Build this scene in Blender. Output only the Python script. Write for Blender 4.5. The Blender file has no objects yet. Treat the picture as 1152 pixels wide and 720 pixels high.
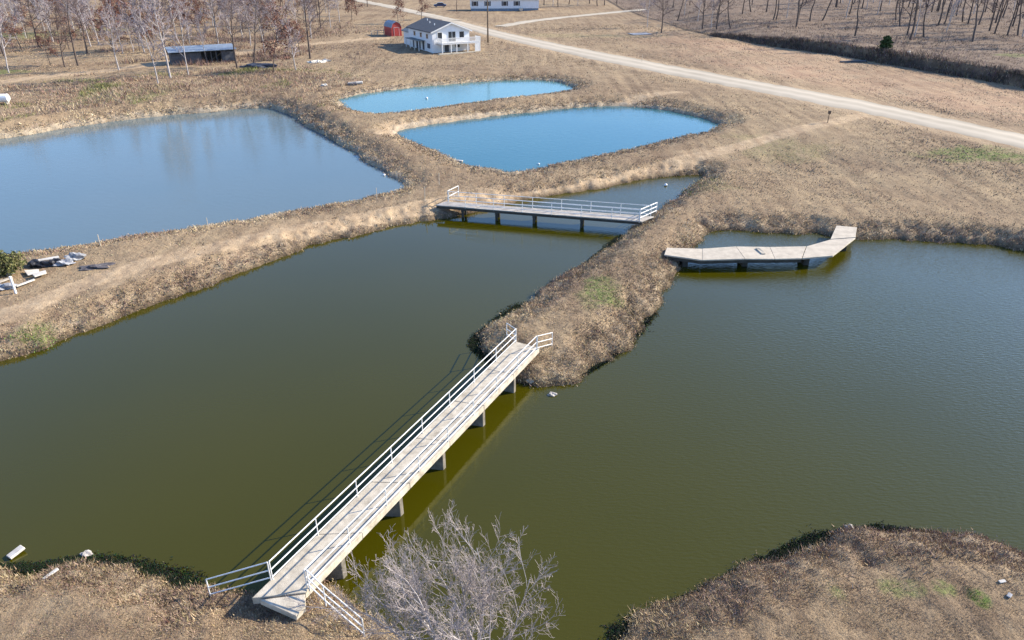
import bpy, bmesh, math, random
import numpy as np
from mathutils import Vector
from mathutils.geometry import tessellate_polygon

random.seed(7); RNG = np.random.default_rng(7)
SC = bpy.context.scene; COL = SC.collection
R = math.radians

# ------------------------------------------------------------------ camera, sky, sun, exposure
H, PITCH, FPX = 20.0, R(27.5), 800.0           # flying height, downward pitch, focal length in photo pixels (1152 wide)
cam_d = bpy.data.cameras.new('camera'); cam = bpy.data.objects.new('camera', cam_d); COL.objects.link(cam)
cam.location = (0, 0, H); cam.rotation_euler = (math.pi/2 - PITCH, 0, 0)
cam_d.sensor_width = 36; cam_d.lens = 36 * FPX / 1152; cam_d.clip_start = 0.1; cam_d.clip_end = 6000
SC.camera = cam
SUN_EL, SUN_ROT = R(29), R(72)
world = bpy.data.worlds.new('World'); SC.world = world; world.use_nodes = True
wn = world.node_tree.nodes; sky = wn.new('ShaderNodeTexSky'); sky.sky_type = 'NISHITA'; sky.sun_disc = False
sky.sun_elevation = SUN_EL; sky.sun_rotation = SUN_ROT; sky.air_density = 1.1; sky.dust_density = 0.3; sky.ozone_density = 3.0
skt = wn.new('ShaderNodeMix'); skt.data_type = 'RGBA'; skt.blend_type = 'MULTIPLY'; skt.inputs[0].default_value = 1.0; skt.inputs[7].default_value = (.88, 1.0, 1.24, 1)   # clear, deep blue winter sky
world.node_tree.links.new(sky.outputs[0], skt.inputs[6]); world.node_tree.links.new(skt.outputs[2], wn['Background'].inputs[0]); wn['Background'].inputs[1].default_value = 0.12
sun_d = bpy.data.lights.new('sun', 'SUN'); sun = bpy.data.objects.new('sun', sun_d); COL.objects.link(sun)
sun_d.energy = 5.0; sun_d.angle = R(0.5); sun_d.color = (1.0, 0.90, 0.74)
sdir = Vector((math.sin(SUN_ROT)*math.cos(SUN_EL), math.cos(SUN_ROT)*math.cos(SUN_EL), math.sin(SUN_EL)))
sun.rotation_euler = (-sdir).to_track_quat('-Z', 'Y').to_euler(); sun.location = (60, 20, 60)
SC.view_settings.view_transform = 'Standard'; SC.view_settings.look = 'None'
SC.view_settings.exposure = 0.98; SC.view_settings.gamma = 1.0; SC.view_settings.use_curve_mapping = False

# ------------------------------------------------------------------ measuring helpers
def at(x, y, z=0.0):
    """point on the level z that the photo shows at pixel x, y"""
    u = (x-576)/FPX; v = (y-360)/FPX
    dy = math.cos(PITCH) - v*math.sin(PITCH); dz = -math.sin(PITCH) - v*math.cos(PITCH)
    t = (z-H)/dz
    return np.array([u*t, dy*t, z])
def ats(pts, z=0.0): return np.array([at(x, y, z)[:2] for x, y in pts])

def _hash(ix, iy, seed):
    n = (ix.astype(np.int64)*374761393 + iy.astype(np.int64)*668265263 + seed*974711) & 0x7fffffff
    n = ((n ^ (n >> 13)) * 1274126177) & 0x7fffffff
    return ((n ^ (n >> 16)) & 0xffff) / 65535.0
def vnoise(x, y, scale, seed=0):
    x = np.asarray(x, float)/scale; y = np.asarray(y, float)/scale
    ix = np.floor(x); iy = np.floor(y); fx = x-ix; fy = y-iy
    fx = fx*fx*(3-2*fx); fy = fy*fy*(3-2*fy)
    a = _hash(ix, iy, seed); b = _hash(ix+1, iy, seed); c = _hash(ix, iy+1, seed); d = _hash(ix+1, iy+1, seed)
    return (a*(1-fx)+b*fx)*(1-fy) + (c*(1-fx)+d*fx)*fy          # 0..1
def sstep(a, b, x):
    t = np.clip((np.asarray(x, float)-a)/(b-a), 0, 1); return t*t*(3-2*t)

def chaikin(p, n=2, closed=True):
    p = np.asarray(p, float)
    for _ in range(n):
        q = np.roll(p, -1, 0)
        a = .75*p+.25*q; b = .25*p+.75*q
        r = np.empty((2*len(p), 2)); r[0::2] = a; r[1::2] = b
        if not closed: r = np.vstack([p[:1], r[:-2], p[-1:]])
        p = r
    return p
def seg_dist(px, py, poly, closed=True):
    A = poly; B = np.roll(poly, -1, 0)
    if not closed: A = A[:-1]; B = B[:-1]
    out = np.empty(len(px))
    D = B-A; L2 = (D**2).sum(1)+1e-9
    for i in range(0, len(px), 8000):
        X = px[i:i+8000, None]-A[None, :, 0]; Y = py[i:i+8000, None]-A[None, :, 1]
        t = np.clip((X*D[:, 0]+Y*D[:, 1])/L2, 0, 1)
        X -= t*D[:, 0]; Y -= t*D[:, 1]
        out[i:i+8000] = np.sqrt((X*X+Y*Y).min(1))
    return out
def inside(px, py, poly):
    r = np.zeros(len(px), bool); n = len(poly)
    for i in range(n):
        x1, y1 = poly[i]; x2, y2 = poly[(i+1) % n]
        if y1 == y2: continue
        c = ((y1 > py) != (y2 > py)) & (px < (x2-x1)*(py-y1)/(y2-y1)+x1)
        r ^= c
    return r
def signed(px, py, poly, far=9.0):
    """distance to a closed outline, negative inside; clipped to ±far away from it"""
    px = np.asarray(px, float).ravel(); py = np.asarray(py, float).ravel()
    out = np.full(len(px), far)
    lo = poly.min(0)-far; hi = poly.max(0)+far
    m = (px > lo[0]) & (px < hi[0]) & (py > lo[1]) & (py < hi[1])
    if m.any():
        d = seg_dist(px[m], py[m], poly); s = np.where(inside(px[m], py[m], poly), -1, 1)
        out[m] = np.clip(d*s, -far, far)
    return out
def line_dist(px, py, line, far=12.0):
    px = np.asarray(px, float).ravel(); py = np.asarray(py, float).ravel()
    out = np.full(len(px), far); lo = line.min(0)-far; hi = line.max(0)+far
    m = (px > lo[0]) & (px < hi[0]) & (py > lo[1]) & (py < hi[1])
    if m.any(): out[m] = np.minimum(seg_dist(px[m], py[m], line, False), far)
    return out

# ------------------------------------------------------------------ lie of the land
Z_LAKE, Z_WEST, Z_MID, Z_BACK = 0.0, 0.45, 0.9, 1.15
LAKE = chaikin(ats([(-420,650),(-200,646),(0,640),(30,641),(70,633),(100,631),(130,635),(165,643),(195,656),(230,666),(265,668),
  (300,668),(350,664),(372,668),(400,681),(430,700),(450,724),(500,765),(560,785),(620,765),(680,724),(720,700),(760,681),(800,662),
  (850,640),(900,617),(940,604),(985,597),(1020,597),(1060,603),(1100,612),(1152,628),(1230,648),(1400,640),(1600,560),(1560,430),(1420,340),
  (1250,300),(1152,283),(1120,276),(1080,273),(1040,271),(1000,270),(962,270),(938,268),(915,263),(890,262),(860,261),(820,258),(800,261),(788,270),(778,285),
  (764,303),(757,312),(752,325),(735,352),(715,378),(690,402),(665,420),(640,430),(615,433),(590,431),(573,424),(552,408),(537,396),(535,384),(545,372),(562,362),
  (585,348),(610,330),(640,312),(670,290),(695,268),(714,255),(735,238),(760,222),(783,207),(793,199),(786,195),(750,199),(700,207),(652,216),(616,222),
  (582,227),(545,236),(505,244),(480,248),(440,256),(400,265),(350,278),(300,293),(250,313),(200,335),(150,355),(100,373),(60,386),(30,396),(0,405),
  (-70,440),(-200,480),(-420,560)], Z_LAKE), 2)
WEST = chaikin(ats([(-300,180),(-150,172),(0,157),(60,147),(120,137),(180,131),(240,126),(288,121),(312,124),(335,134),(355,146),(380,160),(410,180),(435,195),
  (452,207),(447,215),(430,220),(380,228),(300,243),(233,254),(180,262),(113,273),(60,281),(0,291),(-90,306),(-300,330)], Z_WEST), 2)
MID = chaikin(ats([(447,149),(455,146),(475,141),(520,135),(580,128),(640,121),(690,119),(725,120),(762,126),(792,134),(813,142),(805,148),(760,158),(720,166),(670,176),
  (620,186),(585,193),(545,191),(510,180),(480,167),(458,157)], Z_MID), 2)
BACK = chaikin(ats([(379,112),(400,107),(440,101),(500,95),(560,91),(600,89),(628,92),(648,99),(642,104),(600,109),(560,113),(510,120),(470,126),(430,130),(402,128),(385,120)], Z_BACK), 2)
PONDS = [(LAKE, Z_LAKE, 2.6, 11), (WEST, Z_WEST, 3.2, 12), (MID, Z_MID, 3.4, 13), (BACK, Z_BACK, 3.4, 14)]
FIELD = 1.95
CUT = ats([(798,41),(830,44),(870,51),(930,60),(1000,72),(1060,82),(1152,99),(1300,130)], FIELD)
UPLAND = np.vstack([CUT, [(700, 60), (900, 900), (40, 900), (38, 260)]])
ROAD_N = ats([(1500,228),(1300,182),(1152,151),(960,111),(768,76),(660,55.5),(600,43.5),(556,33.5),(520,24.3),(498,19.6)], FIELD)
ROAD_S = ats([(1500,252),(1300,202),(1152,167),(960,124.5),(768,87),(660,65.5),(600,52),(548,39.5),(518,30.5),(497,24)], FIELD)
ROAD_MID = (ROAD_N+ROAD_S)/2
SIDE = ats([(562,30),(600,23),(660,17),(720,11),(790,5.5),(850,2)], FIELD)           # the second drive going off to the right
SIDE2 = ats([(512,23.5),(490,19),(473,15),(440,7.5),(405,1),(370,-6)], FIELD)
TRACKS = [  # (points, half width)
  (ats([(985,133),(930,147),(880,157),(830,167),(770,178),(700,192),(640,204),(580,213),(520,219),(470,227),(400,240),(320,256),(240,275),(160,295),(90,318),(30,342),(-60,375)], 1.2), .75),
  (ats([(760,104),(720,108),(690,112),(640,117),(560,122),(500,128),(450,136),(430,146)], 1.9), .7),
  (ats([(-40,98),(0,93),(60,85),(120,79),(170,73),(260,62),(340,50),(430,42)], FIELD), 1.6),
  (ats([(120,20),(180,13),(260,8)], FIELD), 2.0),
  (ats([(-40,156),(60,142),(140,131),(220,122),(280,118)], 1.6), .6),
]
def base_level(x, y):
    L = 0.95+.02*sstep(34, 48, y)+.98*sstep(64, 88, y+np.clip(x-28, 0, 60)*.9)
    return L
def cut_rise(x, y):
    d = signed(x, y, UPLAND, 8.0)
    amp = 1.75*sstep(43, 62, np.asarray(x, float).ravel()) 
    return amp*sstep(.15, -.55, d+.5*(vnoise(x, y, 1.3, 5)-.5)+1.2*(vnoise(x, y, 5, 6)-.5)), d
def land(x, y, extra=False):
    x = np.asarray(x, float).ravel(); y = np.asarray(y, float).ravel()
    rd = line_dist(x, y, ROAD_MID); sd = line_dist(x, y, SIDE)
    flat = sstep(3.5, 7.5, rd)*sstep(2.5, 5, sd)*sstep(4, 8, line_dist(x, y, SIDE2))
    rise, cd = cut_rise(x, y)
    rough = (vnoise(x, y, 14, 1)-.5)*.36+(vnoise(x, y, 4, 2)-.5)*.16+(vnoise(x, y, 1.1, 3)-.5)*.09+(vnoise(x, y, .4, 4)-.5)*.05
    L = base_level(x, y)+rough*flat+rise
    h = L.copy(); dmin = np.full(len(x), 9.0); rag = (vnoise(x, y, 2.2, 8)-.5)*.8+(vnoise(x, y, .7, 9)-.5)*.5
    which = np.zeros(len(x), int); lump_ = (vnoise(x, y, 1.0, 15)-.5)*.15+(vnoise(x, y, .45, 16)-.5)*.20
    for k, (poly, lev, W, s) in enumerate(PONDS):
        d = signed(x, y, poly)
        dr = d+rag*sstep(4, 1, np.abs(d))
        up = lev+(L-lev)*(.34*sstep(0, .45, dr)+.66*sstep(.1, W, dr))+lump_*sstep(.1, .7, dr)*sstep(W+.6, 1.0, dr)
        dn = lev-np.minimum(1.3, -dr*.55)
        hh = np.where(dr >= 0, up, dn)
        m = dr < W
        h[m] = np.minimum(h[m], hh[m])
        which[dr < dmin] = k; dmin = np.minimum(dmin, dr)
    if extra: return h, dmin, which, rd, cd
    return h
def ground(x, y): return float(land([x], [y])[0])
def spot(px, py, guess=1.5):
    """ground point that the photo shows at a pixel"""
    z = guess
    for _ in range(6):
        p = at(px, py, z); z = .5*z+.5*ground(p[0], p[1])
    p = at(px, py, z); return Vector((p[0], p[1], ground(p[0], p[1])))

# ------------------------------------------------------------------ materials
MATS = {}
def mat(name, col, rough=.8, noise=None, var=.25, scale=3.0, spec=.3, metallic=0, bump=0, bscale=40):
    m = bpy.data.materials.new(name); m.use_nodes = True; nt = m.node_tree; b = nt.nodes['Principled BSDF']
    b.inputs['Roughness'].default_value = rough; b.inputs['Specular IOR Level'].default_value = spec; b.inputs['Metallic'].default_value = metallic
    tc = nt.nodes.new('ShaderNodeTexCoord'); n = nt.nodes.new('ShaderNodeTexNoise'); n.inputs['Scale'].default_value = scale; n.inputs['Detail'].default_value = 6; n.inputs['Roughness'].default_value = .65
    nt.links.new(tc.outputs['Object'], n.inputs['Vector'])
    r = nt.nodes.new('ShaderNodeValToRGB'); c2 = noise or tuple(c*(1-var*1.6) for c in col)
    r.color_ramp.elements[0].color = (*c2, 1); r.color_ramp.elements[0].position = .32; r.color_ramp.elements[1].color = (*col, 1); r.color_ramp.elements[1].position = .62
    nt.links.new(n.outputs['Fac'], r.inputs[0]); nt.links.new(r.outputs[0], b.inputs['Base Color'])
    if bump:
        n2 = nt.nodes.new('ShaderNodeTexNoise'); n2.inputs['Scale'].default_value = bscale; n2.inputs['Detail'].default_value = 4
        nt.links.new(tc.outputs['Object'], n2.inputs['Vector']); bp = nt.nodes.new('ShaderNodeBump'); bp.inputs['Distance'].default_value = bump
        nt.links.new(n2.outputs['Fac'], bp.inputs['Height']); nt.links.new(bp.outputs[0], b.inputs['Normal'])
    MATS[name] = m; return m
def attr_mat(name, rough=.9, trans=0):
    m = bpy.data.materials.new(name); m.use_nodes = True; nt = m.node_tree; b = nt.nodes['Principled BSDF']
    b.inputs['Roughness'].default_value = rough; b.inputs['Specular IOR Level'].default_value = .15
    a = nt.nodes.new('ShaderNodeAttribute'); a.attribute_name = 'tint'
    nt.links.new(a.outputs['Color'], b.inputs['Base Color'])
    return m
M_CONC = mat('weathered_concrete', (.55,.49,.39), .85, (.30,.26,.20), scale=1.9, bump=.01, bscale=30)
M_CONC2 = mat('grey_concrete', (.46,.42,.37), .88, (.30,.27,.23), scale=1.6, bump=.012, bscale=24)
M_BEAM = mat('shade_darkened_beam', (.075,.068,.058), .9, (.04,.036,.03), scale=2)  # beams and piers below far bridge and dock: shade darkened into the colour
M_PIER = mat('shade_darkened_concrete', (.24,.21,.17), .9, (.12,.105,.08), scale=3)  # long bridge piers: shade of their near faces partly put into the concrete colour
M_DOCK = mat('sunbleached_tan_concrete', (.52,.455,.36), .9, (.38,.33,.26), scale=1.6, bump=.012, bscale=24)
M_WHITE = mat('white_painted_steel', (.80,.79,.76), .45, (.62,.60,.56), scale=6, spec=.4)
M_SIDING = mat('white_siding', (.78,.78,.77), .6, (.70,.70,.69), scale=1.2)
M_SHINGLE = mat('dark_shingles', (.115,.12,.125), .9, (.07,.073,.08), scale=4)
M_SHINGLE2 = mat('weathered_grey_roofing', (.24,.25,.24), .8, (.17,.18,.175), scale=2)
M_GLASS = mat('dark_window_glass', (.03,.04,.05), .08, (.02,.025,.03), spec=.6)
M_RED = mat('red_barn_paint', (.42,.06,.05), .6, (.30,.04,.035), scale=3)
M_BLUEGREY = mat('blue_grey_metal_roof', (.22,.27,.33), .5, (.15,.18,.22), scale=1.5)
M_DARKWALL = mat('dark_weathered_boards', (.11,.11,.12), .8, (.06,.06,.065), scale=2)
M_WOOD = mat('weathered_plank', (.50,.44,.36), .85, (.36,.31,.25), scale=4)
M_POLE = mat('creosote_pole_wood', (.13,.095,.07), .9, (.08,.06,.045), scale=5)
M_BARKGREY = mat('pale_grey_bark', (.46,.42,.40), .9, (.30,.27,.26), scale=2.5)
M_BARKTWIG = mat('grey_twig_bark', (.42,.36,.335), .9, (.29,.245,.23), scale=1.2)
M_BARKDARK = mat('dark_brown_bark', (.13,.10,.085), .9, (.08,.06,.05), scale=2.5)
M_TWIGFAR = mat('pale_lilac_grey_twigs', (.36,.31,.32), .9, (.25,.21,.22), scale=.7)
M_TWIGBROWN = mat('brown_grey_twigs', (.19,.14,.13), .9, (.12,.09,.085), scale=.7)
M_ROCK = mat('pale_rock', (.46,.42,.38), .9, (.27,.25,.22), scale=5, bump=.02, bscale=12)
M_BOARD = mat('sunbleached_white_board', (.64,.60,.53), .8, (.44,.40,.34), scale=4)
M_SHEET = mat('pale_crumpled_sheeting', (.36,.36,.37), .7, (.17,.175,.185), scale=7)
M_BLACK = mat('black_plastic', (.025,.025,.03), .5, (.015,.015,.018))
M_BLUEDARK = mat('faded_dark_blue_tarp', (.045,.055,.08), .6, (.025,.03,.045), scale=3)
M_ASH = mat('charred_rubble', (.12,.11,.115), .95, (.05,.045,.05), scale=5)
M_CARBLUE = mat('dark_blue_car_paint', (.025,.05,.13), .25, (.02,.04,.11), spec=.5)
M_RUBBER = mat('black_rubber', (.02,.02,.02), .8)
M_FOAM = mat('white_plastic', (.82,.82,.8), .4, (.75,.75,.73))
M_RIM = mat('dull_alloy', (.5,.5,.52), .35, metallic=.6)
M_LEAF = attr_mat('leaf_tints', .8); M_GRASS = attr_mat('grass_tints', .95); M_WEED = attr_mat('pond_weed_tints', .8); M_BRUSH = attr_mat('brush_tints', .95)

# ------------------------------------------------------------------ mesh helpers
def link(name, me, m=None, parent=None):
    o = bpy.data.objects.new(name, me); COL.objects.link(o)
    if m is not None and not me.materials: me.materials.append(m)
    if parent is not None: o.parent = parent
    return o
def tag(o, label=None, cat=None, group=None, kind=None):
    if label: o['label'] = label
    if cat: o['category'] = cat
    if group: o['group'] = group
    if kind: o['kind'] = kind
    return o
def root(name, loc, label, cat, group=None, rz=0):
    o = bpy.data.objects.new(name, None); COL.objects.link(o); o.location = loc; o.rotation_euler = (0, 0, rz); o.empty_display_size = .3
    return tag(o, label, cat, group)
def copy_tree(o, parent=None):
    c = o.copy(); COL.objects.link(c)
    if parent is not None: c.parent = parent
    for ch in list(o.children): copy_tree(ch, c)
    return c
def np_mesh(name, V, F, tint=None, smooth=False):
    """V (n,3); F (m,k) faces of one size"""
    V = np.asarray(V, np.float32); F = np.asarray(F, np.int32); me = bpy.data.meshes.new(name)
    me.vertices.add(len(V)); me.vertices.foreach_set('co', V.ravel())
    k = F.shape[1]; me.loops.add(F.size); me.loops.foreach_set('vertex_index', F.ravel())
    me.polygons.add(len(F)); me.polygons.foreach_set('loop_start', np.arange(0, F.size, k, dtype=np.int32))
    if smooth: me.polygons.foreach_set('use_smooth', np.ones(len(F), bool))
    if tint is not None:
        a = me.color_attributes.new('tint', 'FLOAT_COLOR', 'POINT')
        t = np.ones((len(V), 4), np.float32); t[:, :3] = tint; a.data.foreach_set('color', t.ravel())
    me.update(calc_edges=True); return me
class MB:
    def __init__(s): s.v = []; s.f = []
    def add(s, vs, fs):
        n = len(s.v); s.v += [tuple(v) for v in vs]; s.f += [tuple(i+n for i in f) for f in fs]
    def hexa(s, b, t):
        """four bottom corners, four top corners, counter-clockwise from above"""
        s.add(list(b)+list(t), [(3,2,1,0),(4,5,6,7),(0,1,5,4),(1,2,6,5),(2,3,7,6),(3,0,4,7)])
    def box(s, x0, x1, y0, y1, z0, z1):
        s.hexa([(x0,y0,z0),(x1,y0,z0),(x1,y1,z0),(x0,y1,z0)], [(x0,y0,z1),(x1,y0,z1),(x1,y1,z1),(x0,y1,z1)])
    def prism(s, poly, z0, z1):
        n = len(poly)
        zb = z0 if hasattr(z0, '__len__') else [z0]*n; zt = z1 if hasattr(z1, '__len__') else [z1]*n
        vs = [(p[0],p[1],zb[i]) for i, p in enumerate(poly)]+[(p[0],p[1],zt[i]) for i, p in enumerate(poly)]
        s.add(vs, [tuple(range(n-1,-1,-1)), tuple(range(n,2*n))]+[(i,(i+1)%n,n+(i+1)%n,n+i) for i in range(n)])
    def tube(s, pts, r, n=8, cap=True):
        pts = [Vector(p) for p in pts]; rs = r if hasattr(r, '__len__') else [r]*len(pts); base = len(s.v)
        for i, p in enumerate(pts):
            t = (pts[min(i+1, len(pts)-1)]-pts[max(i-1, 0)]).normalized()
            a = t.orthogonal().normalized() if i == 0 else (a-t*a.dot(t)).normalized()
            b = t.cross(a)
            for k in range(n):
                w = 2*math.pi*k/n; s.v.append(tuple(p+(a*math.cos(w)+b*math.sin(w))*rs[i]))
        for i in range(len(pts)-1):
            for k in range(n):
                k2 = (k+1) % n; s.f.append((base+i*n+k, base+i*n+k2, base+(i+1)*n+k2, base+(i+1)*n+k))
        if cap:
            s.f.append(tuple(base+k for k in range(n-1, -1, -1))); e = base+(len(pts)-1)*n; s.f.append(tuple(e+k for k in range(n)))
    def build(s, name, m, parent=None, bevel=0, smooth=False):
        me = bpy.data.meshes.new(name); me.from_pydata(s.v, [], s.f); me.update()
        if bevel or True:
            bm = bmesh.new(); bm.from_mesh(me)
            if bevel: bmesh.ops.bevel(bm, geom=list(bm.edges), offset=bevel, segments=1, affect='EDGES')
            bmesh.ops.recalc_face_normals(bm, faces=bm.faces); bm.to_mesh(me); bm.free()
        if smooth: me.polygons.foreach_set('use_smooth', [True]*len(me.polygons))
        return link(name, me, m, parent)

# ------------------------------------------------------------------ ground: one sheet out to the horizon
az_f = np.linspace(R(-54), R(54), 860)
az_c = np.linspace(R(54), R(306), 110)[1:-1]
AZ = np.concatenate([az_f, az_c])
rr = [2.0]
while rr[-1] < 4000:
    r_ = rr[-1]; rr.append(r_*(1.0045 if 11 < r_ < 330 else 1.05 if r_ < 11 else 1.03))
RR = np.array(rr); NA, NR = len(AZ), len(RR)
gx = (RR[:, None]*np.sin(AZ)[None]).ravel(); gy = (RR[:, None]*np.cos(AZ)[None]).ravel()
gz, gd, gw, grd, gcd = land(gx, gy, True)
V = np.vstack([np.column_stack([gx, gy, gz]), [[0, 0, .95]]])
i = np.arange(NR-1)[:, None]*NA; j = np.arange(NA)[None]; j2 = (j+1) % NA
F = np.stack([i+j, i+NA+j, i+NA+j2, i+j2], -1).reshape(-1, 4)[:, ::-1]
me = np_mesh('ground', V, F, smooth=True)
bm = bmesh.new(); bm.from_mesh(me); bm.verts.ensure_lookup_table(); c = bm.verts[NA*NR]
for k in range(NA): bm.faces.new((c, bm.verts[(k+1) % NA], bm.verts[k]))
bmesh.ops.recalc_face_normals(bm, faces=bm.faces); bm.to_mesh(me); bm.free()
if me.polygons[0].normal.z < 0: me.flip_normals()
def masks(x, y, d, w, cd):
    tr = np.zeros(len(x))
    for line, hw in TRACKS:
        e = line_dist(x, y, line, 8)+(vnoise(x, y, 1.8, 21)-.5)*.9
        tr = np.maximum(tr, sstep(hw+.45, hw-.45, e))
    rdm = line_dist(x, y, ROAD_MID); tr = np.maximum(tr, .7*sstep(6.5, 4.2, rdm+(vnoise(x, y, 2, 22)-.5)*1.5))
    # bare reddish soil of the scraped field between road and cut bank
    fld = sstep(0, 6, cd)*sstep(3, 14, rdm)*sstep(20, 45, x)*sstep(70, 95, y)*(x*1.0-y*-.0 > 0)
    side = np.zeros(len(x))
    A = ROAD_MID[0]; B = ROAD_MID[7]; nn = np.array([-(B-A)[1], (B-A)[0]]); nn = nn/np.hypot(*nn)
    s = (x-A[0])*nn[0]+(y-A[1])*nn[1]; s = s*(1 if ((80-A[0])*nn[0]+(160-A[1])*nn[1]) > 0 else -1)
    soil = fld*sstep(0, 10, s)*(.35+.65*vnoise(x, y, 16, 23))*sstep(230, 150, y)
    gr = np.zeros(len(x))
    for (px, py, rx, ry, amt) in GREEN:
        p = at(px, py, 1.0); q = ((x-p[0])/rx)**2+((y-p[1])/ry)**2
        gr = np.maximum(gr, amt*sstep(1.2, .1, q+(vnoise(x, y, 1.3, 24)-.5)*1.3))
    up = sstep(0, -2, cd)
    pale = sstep(1.3, .2, d)*(w > 0)*(d > -.6)
    return tr, soil, gr, up, pale
GREEN = [(1115,183,7,3.5,.9),(680,326,1.3,2.4,.75),(662,336,1.0,1.6,.4),(942,663,.35,.5,.8),(1103,672,.35,.4,1),(1062,660,.4,.4,.6),(1028,658,.4,.4,.5),(1003,655,.5,.5,.5),
         (35,45,14,10,.7),(130,38,12,6,.5),(8,88,4,3,.9),(150,112,7,6,.55),(105,122,5,3,.5),(640,45,25,5,.2),(40,368,1.5,1.2,.5),(780,205,4,4,.25),(870,170,6,5,.25),(1150,82,5,3,.7)]
gd_ = gd
tr, soil, gr, up, pale = masks(gx, gy, gd, gw, gcd)
def put(me, name, a, b, c):
    at_ = me.color_attributes.new(name, 'FLOAT_COLOR', 'POINT'); n = len(me.vertices)
    t = np.zeros((n, 4), np.float32); t[:len(a), 0] = a; t[:len(a), 1] = b; t[:len(a), 2] = c; t[:, 3] = 1
    at_.data.foreach_set('color', t.ravel())
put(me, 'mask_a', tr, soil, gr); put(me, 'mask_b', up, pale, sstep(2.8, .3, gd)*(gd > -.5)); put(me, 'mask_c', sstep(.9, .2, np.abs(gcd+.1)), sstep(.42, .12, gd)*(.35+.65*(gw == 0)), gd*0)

m = bpy.data.materials.new('winter_grass_ground'); m.use_nodes = True; nt = m.node_tree; N = nt.nodes; LK = nt.links; b = N['Principled BSDF']
b.inputs['Roughness'].default_value = .95; b.inputs['Specular IOR Level'].default_value = .1
tc = N.new('ShaderNodeTexCoord')
def noise(scale, detail=5, rough=.6, vec=None):
    n = N.new('ShaderNodeTexNoise'); n.inputs['Scale'].default_value = scale; n.inputs['Detail'].default_value = detail; n.inputs['Roughness'].default_value = rough
    LK.new(vec or tc.outputs['Object'], n.inputs['Vector']); return n.outputs['Fac']
def ramp(fac, stops):
    r = N.new('ShaderNodeValToRGB'); e = r.color_ramp.elements
    while len(e) < len(stops): e.new(.5)
    for k, (p, c) in enumerate(stops): e[k].position = p; e[k].color = (*c, 1)
    LK.new(fac, r.inputs[0]); return r.outputs[0]
def mix(fac, a, b_, mode='MIX'):
    x = N.new('ShaderNodeMix'); x.data_type = 'RGBA'; x.blend_type = mode
    if isinstance(fac, float): x.inputs[0].default_value = fac
    else: LK.new(fac, x.inputs[0])
    for s, v in ((6, a), (7, b_)):
        if isinstance(v, tuple): x.inputs[s].default_value = (*v, 1)
        else: LK.new(v, x.inputs[s])
    return x.outputs[2]
def mult(a, b_):
    x = N.new('ShaderNodeMath'); x.operation = 'MULTIPLY'
    for s, v in ((0, a), (1, b_)):
        if isinstance(v, float): x.inputs[s].default_value = v
        else: LK.new(v, x.inputs[s])
    return x.outputs[0]
def attr(name):
    a = N.new('ShaderNodeAttribute'); a.attribute_name = name; s = N.new('ShaderNodeSeparateColor'); LK.new(a.outputs['Color'], s.inputs[0]); return s.outputs
ma, mb_, mc_ = attr('mask_a'), attr('mask_b'), attr('mask_c')
big = ramp(noise(.045, 5, .62), [(.32, (.165,.112,.076)), (.44, (.27,.195,.125)), (.57, (.39,.295,.182)), (.70, (.21,.148,.10))])
medn = ramp(noise(.55, 6, .7), [(.28, (.15,.105,.075)), (.5, (.30,.225,.145)), (.72, (.43,.33,.21))])
fine = ramp(noise(5.0, 6, .75), [(.30, (.62,.60,.58)), (.5, (.92,.90,.88)), (.72, (1.18,1.16,1.12))])
col = mix(.5, big, medn); col = mix(.85, col, fine, 'MULTIPLY')
bankc = ramp(noise(1.3, 6, .7), [(.32, (.11,.075,.055)), (.48, (.30,.225,.15)), (.66, (.46,.37,.25))])
col = mix(mult(mb_[2], .75), col, bankc)
soilc = ramp(noise(.25, 6, .7), [(.3, (.36,.22,.145)), (.5, (.45,.30,.195)), (.7, (.43,.33,.215))])
col = mix(mult(ma[1], .85), col, soilc)
upc = ramp(noise(.3, 6, .7), [(.3, (.125,.088,.066)), (.5, (.19,.14,.105)), (.7, (.27,.205,.145))])
col = mix(mult(mb_[0], .9), col, upc)
col = mix(mult(mc_[0], .9), col, ramp(noise(1.2, 5, .7), [(.3, (.03,.026,.026)), (.7, (.07,.055,.05))]))  # cut-bank face: dark soil, with its shade darkened into the colour as well
greenc = ramp(noise(2.2, 5, .7), [(.35, (.08,.12,.03)), (.6, (.17,.24,.06))])
gmask = N.new('ShaderNodeMath'); gmask.operation = 'MULTIPLY'; LK.new(ma[2], gmask.inputs[0]); LK.new(ramp(noise(3, 4, .7), [(.40, (.1,)*3), (.56, (.95,)*3)]), gmask.inputs[1])
col = mix(gmask.outputs[0], col, greenc)
trackc = ramp(noise(1.5, 6, .7), [(.3, (.34,.245,.155)), (.55, (.46,.34,.215)), (.75, (.53,.42,.285))])
col = mix(mult(ma[0], .9), col, trackc)
palec = ramp(noise(2.0, 5, .7), [(.3, (.38,.31,.22)), (.6, (.56,.48,.36))])
col = mix(mult(mb_[1], .6), col, palec)
mudc = ramp(noise(2.5, 5, .7), [(.3, (.045,.033,.02)), (.7, (.11,.08,.05))]); col = mix(mult(mc_[1], .85), col, mudc)
mpz = N.new('ShaderNodeMapping'); mpz.inputs['Rotation'].default_value = (0, 0, R(-38)); mpz.inputs['Scale'].default_value = (.9, .05, 1); LK.new(tc.outputs['Object'], mpz.inputs[0])
col = mix(.8, col, ramp(noise(1.0, 4, .6, mpz.outputs[0]), [(.35, (.74,.71,.70)), (.5, (.96,.95,.94)), (.65, (1.10,1.09,1.05))]), 'MULTIPLY')
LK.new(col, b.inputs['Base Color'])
bh = N.new('ShaderNodeMath'); bh.operation = 'ADD'; LK.new(noise(2.0, 6, .75), bh.inputs[0]); LK.new(mult(noise(9.0, 4, .7), .5), bh.inputs[1])
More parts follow.
